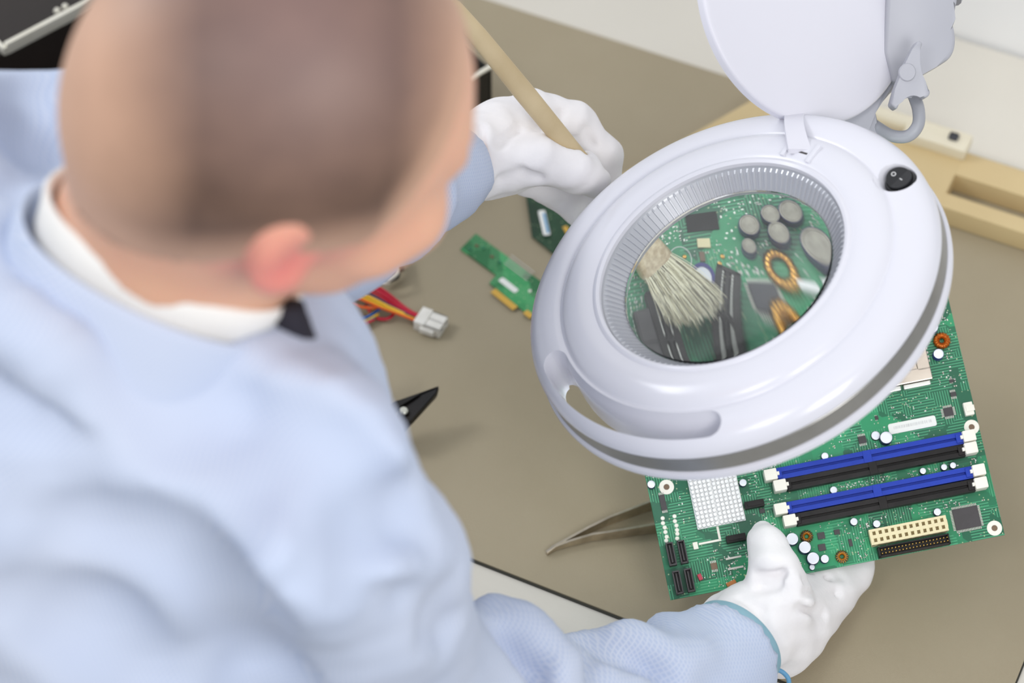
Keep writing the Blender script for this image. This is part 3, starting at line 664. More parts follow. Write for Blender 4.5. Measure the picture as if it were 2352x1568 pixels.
# mounting holes
def ring_bm(bm):
    lathe(bm, pm([(2.1, .02), (5.2, .02), (5.2, .35), (4.6, .5), (2.1, .5)]), 32, closed=True)
    lathe(bm, pm([(0, .06), (2.1, .06)]), 32, mi=1)
h0 = bpart('mounting_hole', ring_bm, [M_latch, M_resb], 'silver ringed mounting hole', at=(229.0-.5, 5.9))
for q in ((229.3, 77.9), (13.1, 77.8)): clone(h0, q)
for q in ((228.5, 5.9), (229.3, 77.9), (13.1, 77.8)): keep(q[0], q[1], 12, 12)
# capacitors
def cap_bm(r, h):
    def f(bm):
        lathe(bm, pm([(0, 0), (r, 0), (r, h*.18), (r*.93, h*.24), (r, h*.3), (r, h-.5), (r*.93, h)]), 28, mi=1)
        lathe(bm, pm([(r*.93, h), (r*.80, h+.05), (r*.76, h-.2), (0, h-.2)]), 28, mi=0)
    return f
cps = {}
M_capgrey = mat('capacitor_grey_top', srgb(150, 144, 134), 0.35, 0.5, noise=(200, srgb(112, 106, 98), 0.7))
M_caprim = M_capblue
def capacitor(u, v, r, h, side=M_capside, rot=0):
    key = (r, h, side.name)
    if key not in cps:
        cps[key] = bpart('capacitor', cap_bm(r, h), [M_capgrey if h == 11 else M_captop, side], at=(u, v), smooth=30)
    else: clone(cps[key], (u, v))
    keep(u, v, 2*r+1, 2*r+1)
for u, v, r in ((2.9, 80.9, 2.8), (65.4, 69.7, 2.6), (124.8, 76.9, 2.6), (125.6, 52.5, 2.6), (134.5, 28.3, 2.6), (149.5, 23.8, 2.6), (192.0, 23.8, 2.6), (188.7, 53.6, 2.2), (203.5, 53.4, 2.2), (209.8, 53.4, 2.2)): capacitor(u, v, r, 5.5)
for u, v in ((90.2, 24.4), (97.5, 17.1), (101.4, 8.6)): capacitor(u, v, 4.3, 8)
capacitor(109.4, 7, 2.9, 5.5); capacitor(99.8, 3.2, 1.9, 4); capacitor(168.8, 81.0, 4.4, 8)
for u, v in ((218.0, 159.9), (218.0, 151.3), (217.6, 132.0)): capacitor(u, v, 3.7, 7, M_capblue)
capacitor(162.6, 84.6, 3.2, 3, M_slotb)
# the same under the lens
capacitor(73.0, 214.5, 6.4, 9, M_capblue)
bpart('cap_stripe', lambda bm: lathe(bm, pm([(4.4, 9.05), (6.3, 9.0), (6.3, 9.35), (4.4, 9.35)]), 28, closed=True), M_capblue, at=(73.0, 214.5))
for u, v, r in ((104.7, 235.7, 5.6), (118.4, 230.4, 5.4), (117.4, 239.8, 5.0), (101.2, 225.4, 3.8), (134.4, 224.6, 7.5), (128, 240, 6)): capacitor(u, v, r, 11)
# copper coils
def coil_bm(R, r, m0=0):
    def f(bm):
        prof = [(R+r*math.cos(a), r+.3+r*math.sin(a)) for a in [2*PI*i/10 for i in range(10)]]
        lathe(bm, pm(prof), 26, closed=True, mi=1)
        for k in range(16):                                    # wire turns
            a = 2*PI*k/16; n = 10; M4 = Matrix.Rotation(a, 4, 'Z') @ Matrix.Translation((R*mm, 0, (r+.3)*mm)) @ Matrix.Rotation(PI/2, 4, 'X')
            vs0 = set(bm.verts); lathe(bm, pm([((r+.15)+.42*math.cos(b), .42*math.sin(b)) for b in [2*PI*i/5 for i in range(5)]]), 12, closed=True)
            nv = [v for v in bm.verts if v not in vs0]; bmesh.ops.transform(bm, matrix=M4, verts=nv)
    return f
def coil(u, v, R, r, m=M_copper, lab=None, mc=M_ferrite):
    bpart('coil', coil_bm(R, r), [m, mc], lab, at=(u, v), smooth=40); keep(u, v, 2*(R+r)+2, 2*(R+r)+2)
coil(100.0+.8, 24.9, 3.0, 1.3, M_gold); coil(121.6, 6.6, 3.0, 1.3, M_gold); coil(223.4-.8, 141.6, 3.9, 1.9, M_copper, 'orange copper coil by the board edge', M_copper)
coil(113.1, 217.9, 5.6, 1.9, M_gold, 'gold wound coil seen through the lens', M_gold); coil(106.5, 200.8, 5.2, 2.0, M_gold, mc=M_gold)
# small black headers, drive sockets
for u, v in ((70.0, 53.5), (52.7, 32.7)):
    bpart('black_header', lambda bm: (bx_(bm, -6.8, 6.8, -2.5, 2.5, 0, 7, 0, .4), bx_(bm, -5, 5, -1.2, 1.2, 7, 7.6)), M_slotb, at=(u, v)); keep(u, v, 16, 7)
def sata(bm): bx_(bm, -2.6, 2.6, -8, 8, 0, 3); bx_(bm, -2.6, -1.7, -8, 8, 3, 8, 0, .2); bx_(bm, 1.7, 2.6, -8, 8, 3, 8, 0, .2); bx_(bm, -2.6, 2.6, -8, -7.1, 3, 8); bx_(bm, -2.6, 2.6, 7.1, 8, 3, 8); bx_(bm, -.5, .3, -6, 6, 3, 7)
s0_ = bpart('drive_socket', sata, M_chip, 'dark upright drive socket', at=(6.6, 30.4)); keep(10.5, 30, 18, 18); keep(11, 10.3, 18, 18)
for q in ((14.7, 30.3), (7.2, 10.3), (15.4, 10.3)): clone(s0_, q)
# label, connectors, trace, small coloured parts
def rr(bm, w, h, t, r=1.5):
    pts = []
    for cx_, cy2, a in ((w/2-r, h/2-r, 0), (-w/2+r, h/2-r, 90), (-w/2+r, -h/2+r, 180), (w/2-r, -h/2+r, 270)):
        pts += [((cx_+r*math.cos(math.radians(a+k*22.5)))*mm, (cy2+r*math.sin(math.radians(a+k*22.5)))*mm) for k in range(5)]
    prism(bm, pts, .05*mm, t*mm)
bpart('paper_label', lambda bm: rr(bm, 33.5, 7.4, .5), M_barcode, 'white barcode label', at=(189.5, 87.4)); keep(189.5, 87.4, 35, 9)
bpart('white_connector', lambda bm: (bx_(bm, -3.2, 3.2, -4.6, 4.6, 0, 5, 0, .6), bx_(bm, -2, 3.8, -2, 2, 5, 5.8, 0, .2)), M_latch, at=(230.2-.6, 90.4)); keep(230, 90, 8, 11)
bpart('white_connector', lambda bm: bx_(bm, -4.5, 4.5, -2.2, 2.2, 0, 4, 0, .6), M_ivory, at=(58, 4.6)); keep(58, 4.6, 11, 6)
bpart('printed_track', lambda bm: (bx_(bm, 41.2, 42.8, 34.4, 43.8, 0.02, .5), bx_(bm, 27, 42.8, 33.6, 35.0, 0.02, .5), bx_(bm, 22.8, 26.2, 31.0, 36, .02, 1.6, 0, .3)), M_latch); keep(33, 36, 22, 6)
bpart('fuse', lambda bm: bx_(bm, -3.5, 3.5, -1.4, 1.4, 0, 2, 0, .5), M_orange, at=(43.3, 3.4), rot=14)
bpart('red_jumper', lambda bm: (bx_(bm, -1.4, 1.4, -2.2, 2.2, 0, 4, 0, .4),), M_red, at=(23.0, 11.4), rot=12)
for v in (26.4, 21.4): bpart('solder_row', lambda bm: bx_(bm, -5.5, 5.5, -.7, .7, 0, 1, 0, .2), M_pins, at=(48.5, v-8.2 if v < 22 else v-6))
# big pads near the left edge
def pads(bm):
    for (u, v) in ((6.1, 56.8), (5.6, 53.4), (6.2, 50.2), (6.0, 47.0), (6.2, 43.6), (5.4, 41.0), (14.4, 56.6), (14.0, 53.2), (14.4, 50.0), (14.2, 46.8), (13.9, 44.2), (13.1, 41.0)):
        lathe(bm, pm([(0, .5), (1.2, .5), (1.5, .02)]), 14, c=(u*mm, v*mm))
bpart('solder_pads', pads, M_latch, 'row of silver solder pads'); keep(10, 49, 14, 20)
# heat sink of pins
hs = bpart('heat_sink', lambda bm: bx_(bm, -17, 17, -29, 29, 0, 2.4, 0, .3), M_hs, 'white pin heat sink', at=(45.2, 73))
pin0 = None
for i in range(11):
    for j in range(19):
        x = -15.2+i*3.0+(0.4 if i > 4 else 0); y = -27.3+j*3.03
        if pin0 is None: pin0 = bpart('pin', lambda bm: lathe(bm, pm([(1.46, 2.2), (1.46, 4.6), (1.1, 5.2), (0, 5.2)]), 8), M_hs, parent=hs, at=(x, y), smooth=40)
        else:
            c = pin0.copy(); S.collection.objects.link(c); c.parent = hs; c.location = (x*mm, y*mm, 0)
keep(45.2, 73, 38, 62)
# processor socket
sk = bpart('processor_socket', lambda bm: (bx_(bm, -31, 31, -33, 33, 0, 3), bx_(bm, -31, 31, -33, -24, 3, 5.5, 0, .5), bx_(bm, -31, 31, 24, 33, 3, 5.5, 0, .5), bx_(bm, 22, 31, -26, 26, 3, 5.5, 0, .5), bx_(bm, -31, -22, -26, 26, 3, 5.5, 0, .5)), M_nickel, 'nickel-plated processor socket frame', at=(179, 149), smooth=None)
bpart('load_plate', lambda bm: bx_(bm, -22, 22, -24, 24, 3, 4.2), M_nickel, parent=sk)
for x0, x1 in ((-28, -12), (-10, 8), (10, 29)): bpart('retention_bar', lambda bm: bx_(bm, x0, x1, -36.5, -33.5, 0, 4.2, 0, .6), M_silver, parent=sk)
bpart('socket_teeth', lambda bm: [bx_(bm, 31, 32.6, -20+i*3, -18.6+i*3, 0, 1.2) for i in range(15)], M_pins, parent=sk)
keep(179, 147, 68, 76)
# expansion slots under the lens
def pcie(bm): bx_(bm, -6, 6, -27, 27, 0, 6); bx_(bm, -6, -2.6, -27, 27, 6, 10, 0, .3); bx_(bm, 2.6, 6, -27, 27, 6, 10, 0, .3); bx_(bm, -.9, .9, -27, 27, 6, 9.4, 0, .2); bx_(bm, -6, 6, -27, -25.4, 6, 10); bx_(bm, -6, 6, 25.4, 27, 6, 10); bx_(bm, -6, 6, 6, 7.6, 6, 10.2)
def pcie_pins(bm):
    for i in range(33):
        y = -24.4+i*1.52
        if 5 < y < 8.6: continue
        for x in (-2.7, 2.0): bx_(bm, x, x+.7, y-.42, y+.42, 6.2, 9.9)
es = bpart('expansion_slot', pcie, M_slotb, 'black expansion slot', at=(75.0, 192.6), rot=-27); bpart('contacts', pcie_pins, M_silver, parent=es)
e2_ = clone(es, (47.5, 184.5), rot=6)
bpart('dark_block', lambda bm: (bx_(bm, -5, 5, -14, 14, 0, 8, 0, .4), bx_(bm, -4, 4, -13, -1, 8, 8.6, 0, .2), bx_(bm, -4, 4, 1, 13, 8, 8.6, 0, .2)), M_chip, at=(36.5, 190), rot=6); keep(36.5, 190, 12, 30)
keep(74, 193, 34, 52); keep(48, 184, 18, 56)
# empty capacitor outline, ceramic parts under the lens
bpart('printed_circle', lambda bm: lathe(bm, pm([(6.0, .03), (6.4, .03), (6.4, .12), (6.0, .12)]), 40, closed=True, c=(63.8*mm, 226.0*mm)), M_mark)
bpart('solder_pads', lambda bm: [lathe(bm, pm([(0, .8), (.9, .6), (1.3, .02)]), 14, c=(u*mm, v*mm)) for u, v in ((62, 225.6), (66.4, 226.6), (84.3, 221.2), (86.8, 224.2))], M_gold)
keep(64, 226, 14, 14)
bpart('crystal', lambda bm: (bx_(bm, -3.6, 3.6, -2.4, 2.4, 0, 2, 0, .3),), M_ivory, at=(78.6, 231.6), rot=-8); keep(78.6, 231.6, 9, 6)
bpart('ceramic_part', lambda bm: (bx_(bm, -1.4, 1.4, -2.4, 2.4, 0, 1.6, 0, .2),), M_resb, at=(76.0, 225.2), rot=-8); keep(76, 225, 4, 6)
for u, v in ((122, 213.0), (131, 209.5), (124, 207), (133, 214.5)): bpart('white_connector', lambda bm: (bx_(bm, -4.2, 4.2, -1.1, 1.1, 0, 4, 0, .3),), M_hs, at=(u, v)); keep(u, v, 10, 4)
bpart('memory_module', lambda bm: (bx_(bm, -9, 9, -5, 5, 0, 1.4, 0, .2),), M_slotb, at=(80.5, 243), rot=-4); keep(80, 243, 20, 12)
# metal-shelled ports on the far left edge
for v, h in ((118, 16), (140, 20), (164, 18)):
    p_ = bpart('port', lambda bm: (bx_(bm, 0, 16, -h/2, h/2, 0, 13, 0, .5),), M_nickel, at=(-1, v)); bpart('port_opening', lambda bm: bx_(bm, -.4, .2, -h/2+2, h/2-2, 3, 10), M_slotb, parent=p_)
    keep(7, v, 20, h+2)
# hundreds of tiny surface parts
def free(u, v, s=1.0): return all(not (a-s < u < b+s and c-s < v < d+s) for a, b, c, d in occ) and 2 < u < BW-3 and 2 < v < BH-2
bm = bmesh.new(); cnt = 0
clusters = [(RNG.uniform(5, BW-5), RNG.uniform(5, BH-5)) for _ in range(120)]
while cnt < 2300:
    c = clusters[RNG.integers(len(clusters))]; u, v = c[0]+RNG.normal()*8, c[1]+RNG.normal()*8
    if not free(u, v): continue
    if 0 < u < 226 and 93 < v < 108 and RNG.random() < .6: continue
    w, h = (.55, .95) if RNG.random() < .5 else (.95, .55); k = RNG.choice([.6, .9, 1.3], p=[.3, .45, .25]); w *= k; h *= k; t = .45*k+.15
    mi = int(RNG.choice([0, 1, 2], p=[.56, .2, .24]))
    if mi == 0: bx_(bm, u-w/2, u+w/2, v-h/2, v+h/2, 0, t, 0)
    else:
        if w > h:
            bx_(bm, u-w*.8, u-w*.35, v-h/2, v+h/2, 0, t, 0); bx_(bm, u+w*.35, u+w*.8, v-h/2, v+h/2, 0, t, 0); bx_(bm, u-w*.35, u+w*.35, v-h/2, v+h/2, 0, t*.95, mi)
        else:
            bx_(bm, u-w/2, u+w/2, v-h*.8, v-h*.35, 0, t, 0); bx_(bm, u-w/2, u+w/2, v+h*.35, v+h*.8, 0, t, 0); bx_(bm, u-w/2, u+w/2, v-h*.35, v+h*.35, 0, t*.95, mi)
    cnt += 1
so = from_bm('surface_components', bm, [M_silver, M_slotb, M_resb], board, 'hundreds of tiny soldered chips and resistors'); so['kind'] = 'stuff'
bm = bmesh.new()
for _ in range(170):                                                    # pale solder rows around the lens area
    u, v = RNG.uniform(88, 132), RNG.uniform(190, 220)
    if free(u, v, .4): lathe(bm, pm([(0, .9), (.5, .7), (.8, .02)]), 8, c=(u*mm, v*mm))
for j in range(4):
    for i in range(12): lathe(bm, pm([(0, .9), (.4, .7), (.6, .02)]), 8, c=((27+j*3.4)*mm, (190+i*1.9)*mm))
so = from_bm('solder_points', bm, M_silver, board, smooth=40); so['kind'] = 'stuff'
# dark small ICs
for _ in range(60):
    u, v = RNG.uniform(5, BW-5), RNG.uniform(5, BH-5); w, h = RNG.choice([2.2, 3.0, 3.8]), RNG.choice([2.0, 2.6])
    if free(u, v, 2.2): bpart('small_chip', lambda bm: (bx_(bm, -w/2, w/2, -h/2, h/2, 0, 1.1), [bx_(bm, -w/2+k*.9, -w/2+k*.9+.4, -h/2-.7, h/2+.7, 0, .3, 1) for k in range(int(w/.9))]), [M_chip, M_pins], at=(u, v)); keep(u, v, w, h+1)

# ------------------------------------------------------------------ brush
def bp3(u, v, w): return bl+U*u*mm+V_*v*mm+Nb*w*mm
F1 = bp3(47.5, 222.0, 15); H0 = W(1035, 5, 1.592); dr = F1-H0; Lb = np.linalg.norm(dr); dr /= Lb
wv = np.cross(dr, fwd); wv /= np.linalg.norm(wv); nv_ = np.cross(wv, dr)
brush = empty('brush', label='flat wooden-handled brush in the gloved hand, bristles fanned on the board', cat='brush', mw=frame_mat(H0, dr, wv, nv_))
bm = bmesh.new(); prev = None
for s_p, hw, ht in ((0, .0035, .003), (.004, .0052, .004), (.03, .0066, .0045), (.08, .0072, .005), (.13, .0068, .005), (.165, .0066, .005), (Lb-.045, .0078, .0052), (Lb-.022, .0085, .0054)):
    r = [bm.verts.new((s_p, hw*math.copysign(abs(math.cos(a))**.6, math.cos(a)), ht*math.copysign(abs(math.sin(a))**.8, math.sin(a)))) for a in [2*PI*k/16 for k in range(16)]]
    if prev:
        for j in range(16): bm.faces.new((prev[j], prev[(j+1) % 16], r[(j+1) % 16], r[j]))
    else: bm.faces.new(r[::-1])
    prev = r
bm.faces.new(prev); from_bm('handle', bm, M_wood, brush, 'pale wooden handle', smooth=50)
bm = bmesh.new(); prev = None
for s_p, hw, ht in ((Lb-.026, .0092, .0058), (Lb-.024, .0095, .006), (Lb-.012, .0105, .0058), (Lb-.0015, .0115, .0055), (Lb, .0112, .0052)):
    r = [bm.verts.new((s_p, hw*math.copysign(abs(math.cos(a))**.45, math.cos(a)), ht*math.copysign(abs(math.sin(a))**.6, math.sin(a)))) for a in [2*PI*k/24 for k in range(24)]]
    if prev:
        for j in range(24): bm.faces.new((prev[j], prev[(j+1) % 24], r[(j+1) % 24], r[j]))
    else: bm.faces.new(r[::-1])
    prev = r
bm.faces.new(prev); from_bm('ferrule', bm, M_ferr, brush, 'worn metal ferrule', smooth=50)
bi = brush.matrix_world.inverted() if False else frame_mat(H0, dr, wv, nv_).inverted()
tips = [bp3(46.5, 199, 3), bp3(54, 195.5, 3), bp3(62.5, 196.5, 3), bp3(72, 199.5, 3), bp3(79.5, 204.5, 3)]
BV, BF, BMI = [], [], []
for i in range(1500):
    x = RNG.uniform(-1, 1); y = RNG.uniform(-1, 1)
    base = F1-dr*.002+wv*x*.0098+nv_*y*.0042
    order = 1 if (tips[-1]-tips[0])@wv > 0 else -1
    t = (x*order*.5+.5)*4; k = min(int(t), 3); f_ = t-k
    tip_ = tips[k]*(1-f_)+tips[k+1]*f_+Nb*(10.5+y*2.5+RNG.uniform(-2, 2))*mm
    ctr = base*.5+tip_*.5; tip_ = base+(tip_-base)*RNG.uniform(.88, 1.04)+(U*RNG.normal()+V_*RNG.normal())*.0011
    midp = (base+tip_)/2+(U*RNG.normal()+V_*RNG.normal())*.0006+Nb*.0015
    v, f = tube([base, midp, tip_], [.00021, .0002, .0001], 3, name=None, caps=False, sub=3)
    n0 = len(BV); BV += v; BF += [tuple(q+n0 for q in g) for g in f]; mi = int(RNG.choice([0, 1, 2], p=[.45, .3, .25])); BMI += [mi]*len(f)
for (u0, v0, u1, v1) in ((60, 219, 84, 211), (62, 218, 80, 208), (58, 219, 88, 213)):        # stray hairs
    v, f = tube([F1+wv*.004*order, bp3(u0, v0, 9), bp3(u1, v1, 8)], [.00016, .00013, .0001], 3, name=None, caps=False, sub=4)
    n0 = len(BV); BV += v; BF += [tuple(q+n0 for q in g) for g in f]; BMI += [0]*len(f)
me = bpy.data.meshes.new('bristles'); me.from_pydata([tuple(bi @ Vector(p)) for p in BV], [], BF)
bo = link('bristles', me, M_br, brush, 'fan of stiff blond bristles'); me.polygons.foreach_set('material_index', BMI); bo['kind'] = 'stuff'

# ------------------------------------------------------------------ person
person = empty('person', (float(W(330, 900, 1.35)[0]), float(W(330, 900, 1.35)[1]), 0.45), 'person in a light blue coat and white gloves bending over the green board', 'person')
bpy.context.view_layer.update(); PIv = person.matrix_world.inverted()
def to_person(o):
    o.data.transform(Matrix.Translation(-person.location)); o.parent = person; return o
def camv(x, y, z): v = rt*x+up*y-fwd*z; return v/np.linalg.norm(v)
Fh = camv(.96, .02, -.26); Uh = camv(.214, .51, .83); Uh = Uh-Fh*(Uh@Fh); Uh /= np.linalg.norm(Uh); Rh = np.cross(Fh, Uh)
HC = W(648, 195, 1.100); hk = 0.96*mm
def hd(f, u, r): return HC+(Fh*f+Uh*u+Rh*r)*hk
AX = [Fh, Rh, Uh]
NB = W(385, 600, 1.195); NAX = camv(.45, .82, .37)
fd = Field(HC-np.array([.30, .42, .52]), HC+np.array([.60, .36, .13]), .0045)
fd.ell(hd(0, 0, 0), AX, np.array([93, 78, 86])*hk, 0)
fd.ell(hd(-12, -12, 0), AX, np.array([86, 74, 74])*hk, .02)
fd.ell(hd(28, -48, 0), AX, np.array([62, 58, 72])*hk, .02)
fd.cap(hd(30, -85, 40), hd(68, -108, 0), .020, .022, .02); fd.cap(hd(30, -85, -40), hd(68, -108, 0), .020, .022, .02)
fd.cap(hd(76, -6, 26), hd(76, -6, -26), .012, .012, .012)
fd.cap(hd(80, -28, 0), hd(94, -56, 0), .008, .010, .010); fd.cap(hd(86, -60, 8), hd(86, -60, -8), .008, .008, .008)
fd.cap(hd(76, -78, 14), hd(76, -78, -14), .007, .007, .008); fd.cap(hd(74, -88, 12), hd(74, -88, -12), .007, .007, .008)
for s in (1, -1):
    fd.ell(hd(84, -28, 30*s), AX, np.array([13, 15, 11])*hk, .010, 'sub')
    fd.cap(hd(66, -52, 44*s), hd(50, -60, 52*s), .016, .014, .02)
    ec = hd(-4, -26, 80*s); ea_ = Fh*.25*0-Uh; 
    A2 = [Fh*.93+Rh*s*(-.36), Rh*s*.93+Fh*.36, Uh]; A2 = [a/np.linalg.norm(a) for a in A2]
    fd.ell(ec, A2, np.array([18, 8, 30])*hk, .008)
    fd.cap(hd(-6, -40, 80*s), hd(2, -52, 74*s), .009, .007, .008)
    fd.ell(hd(2, -24, 87*s), A2, np.array([8, 5, 15])*hk, .006, 'sub')
fd.cap(hd(-34, -50, 0), NB, .056, .058, .03)
SR = W(640, 1130, 1.185); SL = W(-25, 420, 1.285); ER = W(885, 1565, 1.40); EL = W(740, 470, 1.445); WR = W(1690, 1478, 1.584); WL = W(1085, 368, 1.650)
NC = NB-NAX*.05
fd.cap(NB, NC-NAX*.04, .056, .05, .02); fd.cap(NC-NAX*.06, SR, .034, .016, .015); fd.cap(NC-NAX*.07, SL, .034, .015, .015)
fd.cap(NC-NAX*.09-np.array([0, 0, .05]), NC-np.array([.02, .02, .34]), .04, .09, .03)
fd.chain([(SR, .016), (ER, .022), (W(1150, 1600, 1.46), .022), (W(1400, 1600, 1.52), .020), (W(1570, 1572, 1.56), .018), (WR, .018)], .01); fd.chain([(SL, .015), (W(300, 430, 1.36), .022), (EL, .026), (W(860, 445, 1.52), .022), (WL, .020)], .01)
earR = hd(-4, -30, 84)
def blush(V):
    d = np.linalg.norm((V-earR), axis=1); return np.clip(1.05-d/.046, 0, 1)*.8+.12
body = field_obj('body', fd, M_skin, attrs={'blush': blush}); to_person(body)
for s in (1, -1):
    bm = bmesh.new(); bmesh.ops.create_uvsphere(bm, u_segments=16, v_segments=10, radius=.0115); bmesh.ops.translate(bm, verts=bm.verts, vec=Vector(hd(70, -28, 30*s)))
    ey = to_person(from_bm('eye', bm, M_eye, smooth=180))
    bm = bmesh.new(); bmesh.ops.create_uvsphere(bm, u_segments=14, v_segments=8, radius=.0062); bmesh.ops.translate(bm, verts=bm.verts, vec=Vector(hd(70, -28, 30*s))+Vector(Fh)*.0062-person.location)
    from_bm('iris', bm, M_darkc, ey, smooth=180)
# cropped hair: a thin cap over the skull
fh = Field(HC-.115, HC+.115, .0035)
fh.ell(hd(0, 0, 0), AX, np.array([93, 78, 86])*hk, 0); fh.ell(hd(-12, -12, 0), AX, np.array([86, 74, 74])*hk, .02); fh.ell(hd(28, -48, 0), AX, np.array([62, 58, 72])*hk, .02); fh.cap(hd(-34, -50, 0), NB, .056, .058, .03)
fh.d -= .0022
X, Y, Z = np.meshgrid(*fh.ax, indexing='ij'); Pq = np.stack([X-HC[0], Y-HC[1], Z-HC[2]], -1)/hk
pf = Pq@Fh; pu = Pq@Uh; pr = Pq@Rh
line = np.where(pf > 40, -22+(pf-40)*1.5, np.where(pf > -10, -28, -28-(-10-pf)*.5))      # hairline height round the head
cutp = (line-pu)*hk
fh.d = np.maximum(fh.d, cutp.astype(np.float32))

def dens(V):
    q = (V-HC)/hk; f, u, r = q@Fh, q@Uh, q@Rh
    ln_ = np.where(f > 40, -22+(f-40)*1.5, np.where(f > -10, -28, -28-(-10-f)*.5))
    edge = np.clip((u-ln_)/36, 0, 1); front = np.clip((86-f)/46, 0, 1); left = np.clip((f+92)/44, 0, 1)
    return edge*front*left*.86
def crown_sheen(V):
    q = (V-HC)/hk; f, u, r = q@Fh, q@Uh, q@Rh
    cc = hd(-6, 76, 18); return np.clip(1.15-np.linalg.norm(V-cc, axis=1)/.075, 0, 1)*.55  # paler crown: thinner hair, plus the top highlight put into the colour
to_person(field_obj('hair', fh, M_hair, label='very short cropped brown hair', attrs={'stubble': dens, 'crown_sheen': crown_sheen}))
# coat
fc = Field(np.minimum(HC-np.array([.42, .46, .62]), WR-.08), np.maximum(HC+np.array([.42, .36, -.02]), WR+np.array([.08, .08, .08])), .0055)
def Wp(x, y, d): return W(x, y, d)
fc.chain([(Wp(350, 800, 1.255), .070), (Wp(450, 950, 1.225), .068), (SR, .064)], .03)
fc.chain([(Wp(300, 740, 1.265), .066), (Wp(170, 590, 1.285), .056), (SL, .055)], .03)
fc.cap(Wp(250, 1000, 1.30), Wp(170, 1600, 1.52), .150, .165, .05)
fc.cap(Wp(400, 1060, 1.31), Wp(400, 1600, 1.50), .105, .125, .04)
fc.cap(Wp(90, 560, 1.36), Wp(60, 1100, 1.50), .095, .13, .05)
fc.cap(Wp(530, 880, 1.235), Wp(690, 1010, 1.235), .038, .034, .025)
fc.cap(Wp(500, 850, 1.28), Wp(570, 930, 1.30), .036, .036, .02)
fc.chain([(SR, .068), (Wp(790, 1330, 1.28), .063), (ER, .058), (Wp(1150, 1618, 1.46), .049), (Wp(1400, 1618, 1.52), .044), (Wp(1570, 1580, 1.56), .038), (Wp(1640, 1527, 1.578), .0345), (Wp(1720, 1447, 1.592), .0335)], .02)
fc.chain([(SL, .056), (Wp(300, 430, 1.36), .062), (EL, .056), (Wp(860, 440, 1.52), .046), (Wp(970, 405, 1.60), .036), (Wp(1030, 385, 1.625), .031)], .02)
# neck opening and flat cuffs
fc.cap(NB-NAX*.002, NB+NAX*.2, .062, .07, .012, 'sub')
for k in range(18):
    a_ = 2*PI*k/18; e1_ = np.cross(NAX, fwd); e1_ /= np.linalg.norm(e1_); e2_c = np.cross(NAX, e1_); b_ = 2*PI*(k+1)/18
    fc.cap(NB-NAX*.036+(e1_*math.cos(a_)+e2_c*math.sin(a_))*.082, NB-NAX*.036+(e1_*math.cos(b_)+e2_c*math.sin(b_))*.082, .018, .018, .012)
def wn(seed): return np.random.default_rng(seed)
fc.bumpy(.0016, .075, 3); fc.bumpy(.0008, .03, 5)
def crease(pts, r, d0=1.0, d1=1.75, k=.015, off=.0, op='sub'):
    q = [fc.hit(x, y, d0, d1) for x, y in pts]; q = [p for p in q if p is not None]
    for i in range(len(q)-1):
        tt = i/(max(len(q)-2, 1)); rr_ = r*1.2*(.55+.45*math.sin(PI*min(max(tt, .15), .85)))
        fc.cap(q[i]-fwd*off, q[i+1]-fwd*off, rr_, rr_, k, op)
for pts, r in (([(640, 1090), (740, 1105), (850, 1125), (900, 1140)], .009), ([(830, 1225), (890, 1205), (945, 1180)], .012), ([(965, 1215), (975, 1260)], .012),
               ([(1010, 1370), (1025, 1430), (1040, 1450)], .012), ([(700, 1340), (820, 1365), (940, 1355), (1000, 1330)], .006),
               ([(540, 1040), (600, 1060)], .008), ([(180, 900), (300, 950), (420, 1030), (480, 1120)], .010), ([(330, 1340), (420, 1430), (520, 1530)], .010),
               ([(500, 940), (620, 960), (740, 1010)], .008), ([(120, 1500), (200, 1440), (300, 1470)], .009),
               ([(1165, 1455), (1200, 1480), (1240, 1500)], .013), ([(1350, 1455), (1420, 1480), (1510, 1505)], .014), ([(1260, 1450), (1330, 1490), (1360, 1540)], .010), ([(1480, 1440), (1560, 1460)], .010), ([(1480, 1530), (1540, 1560)], .009),
               ([(1180, 1490), (1220, 1540), (1240, 1568)], .010), ([(150, 160), (60, 230), (10, 300)], .012), ([(170, 260), (90, 330), (30, 420)], .010), ([(80, 160), (20, 190)], .010),
               ([(1010, 400), (1040, 450), (1035, 500)], .008), ([(940, 480), (960, 540), (950, 570)], .007)):
    crease(pts, r)
for pts, r in (([(560, 1010), (700, 1040), (850, 1080)], .010), ([(760, 1180), (880, 1250), (960, 1310)], .010), ([(200, 850), (350, 960), (480, 1080), (560, 1250)], .012), ([(1130, 1400), (1200, 1440), (1290, 1520)], .010), ([(1330, 1420), (1450, 1460), (1560, 1530)], .010), ([(1430, 1420), (1520, 1440), (1600, 1500)], .008)):
    crease(pts, r, k=.02, off=-.004, op='add')
for pts, r in (([(330, 860), (430, 960), (500, 1080), (530, 1200)], .024), ([(200, 1250), (360, 1330), (480, 1430), (600, 1568)], .026), ([(620, 1085), (760, 1100), (880, 1130)], .011),
               ([(800, 1240), (880, 1212), (945, 1180)], .016), ([(80, 1420), (220, 1470), (340, 1568)], .024), ([(560, 960), (680, 985), (800, 1040)], .013), ([(60, 180), (120, 260), (140, 360)], .010), ([(20, 250), (70, 330)], .012)):
    crease(pts, r, k=.026, off=.004)
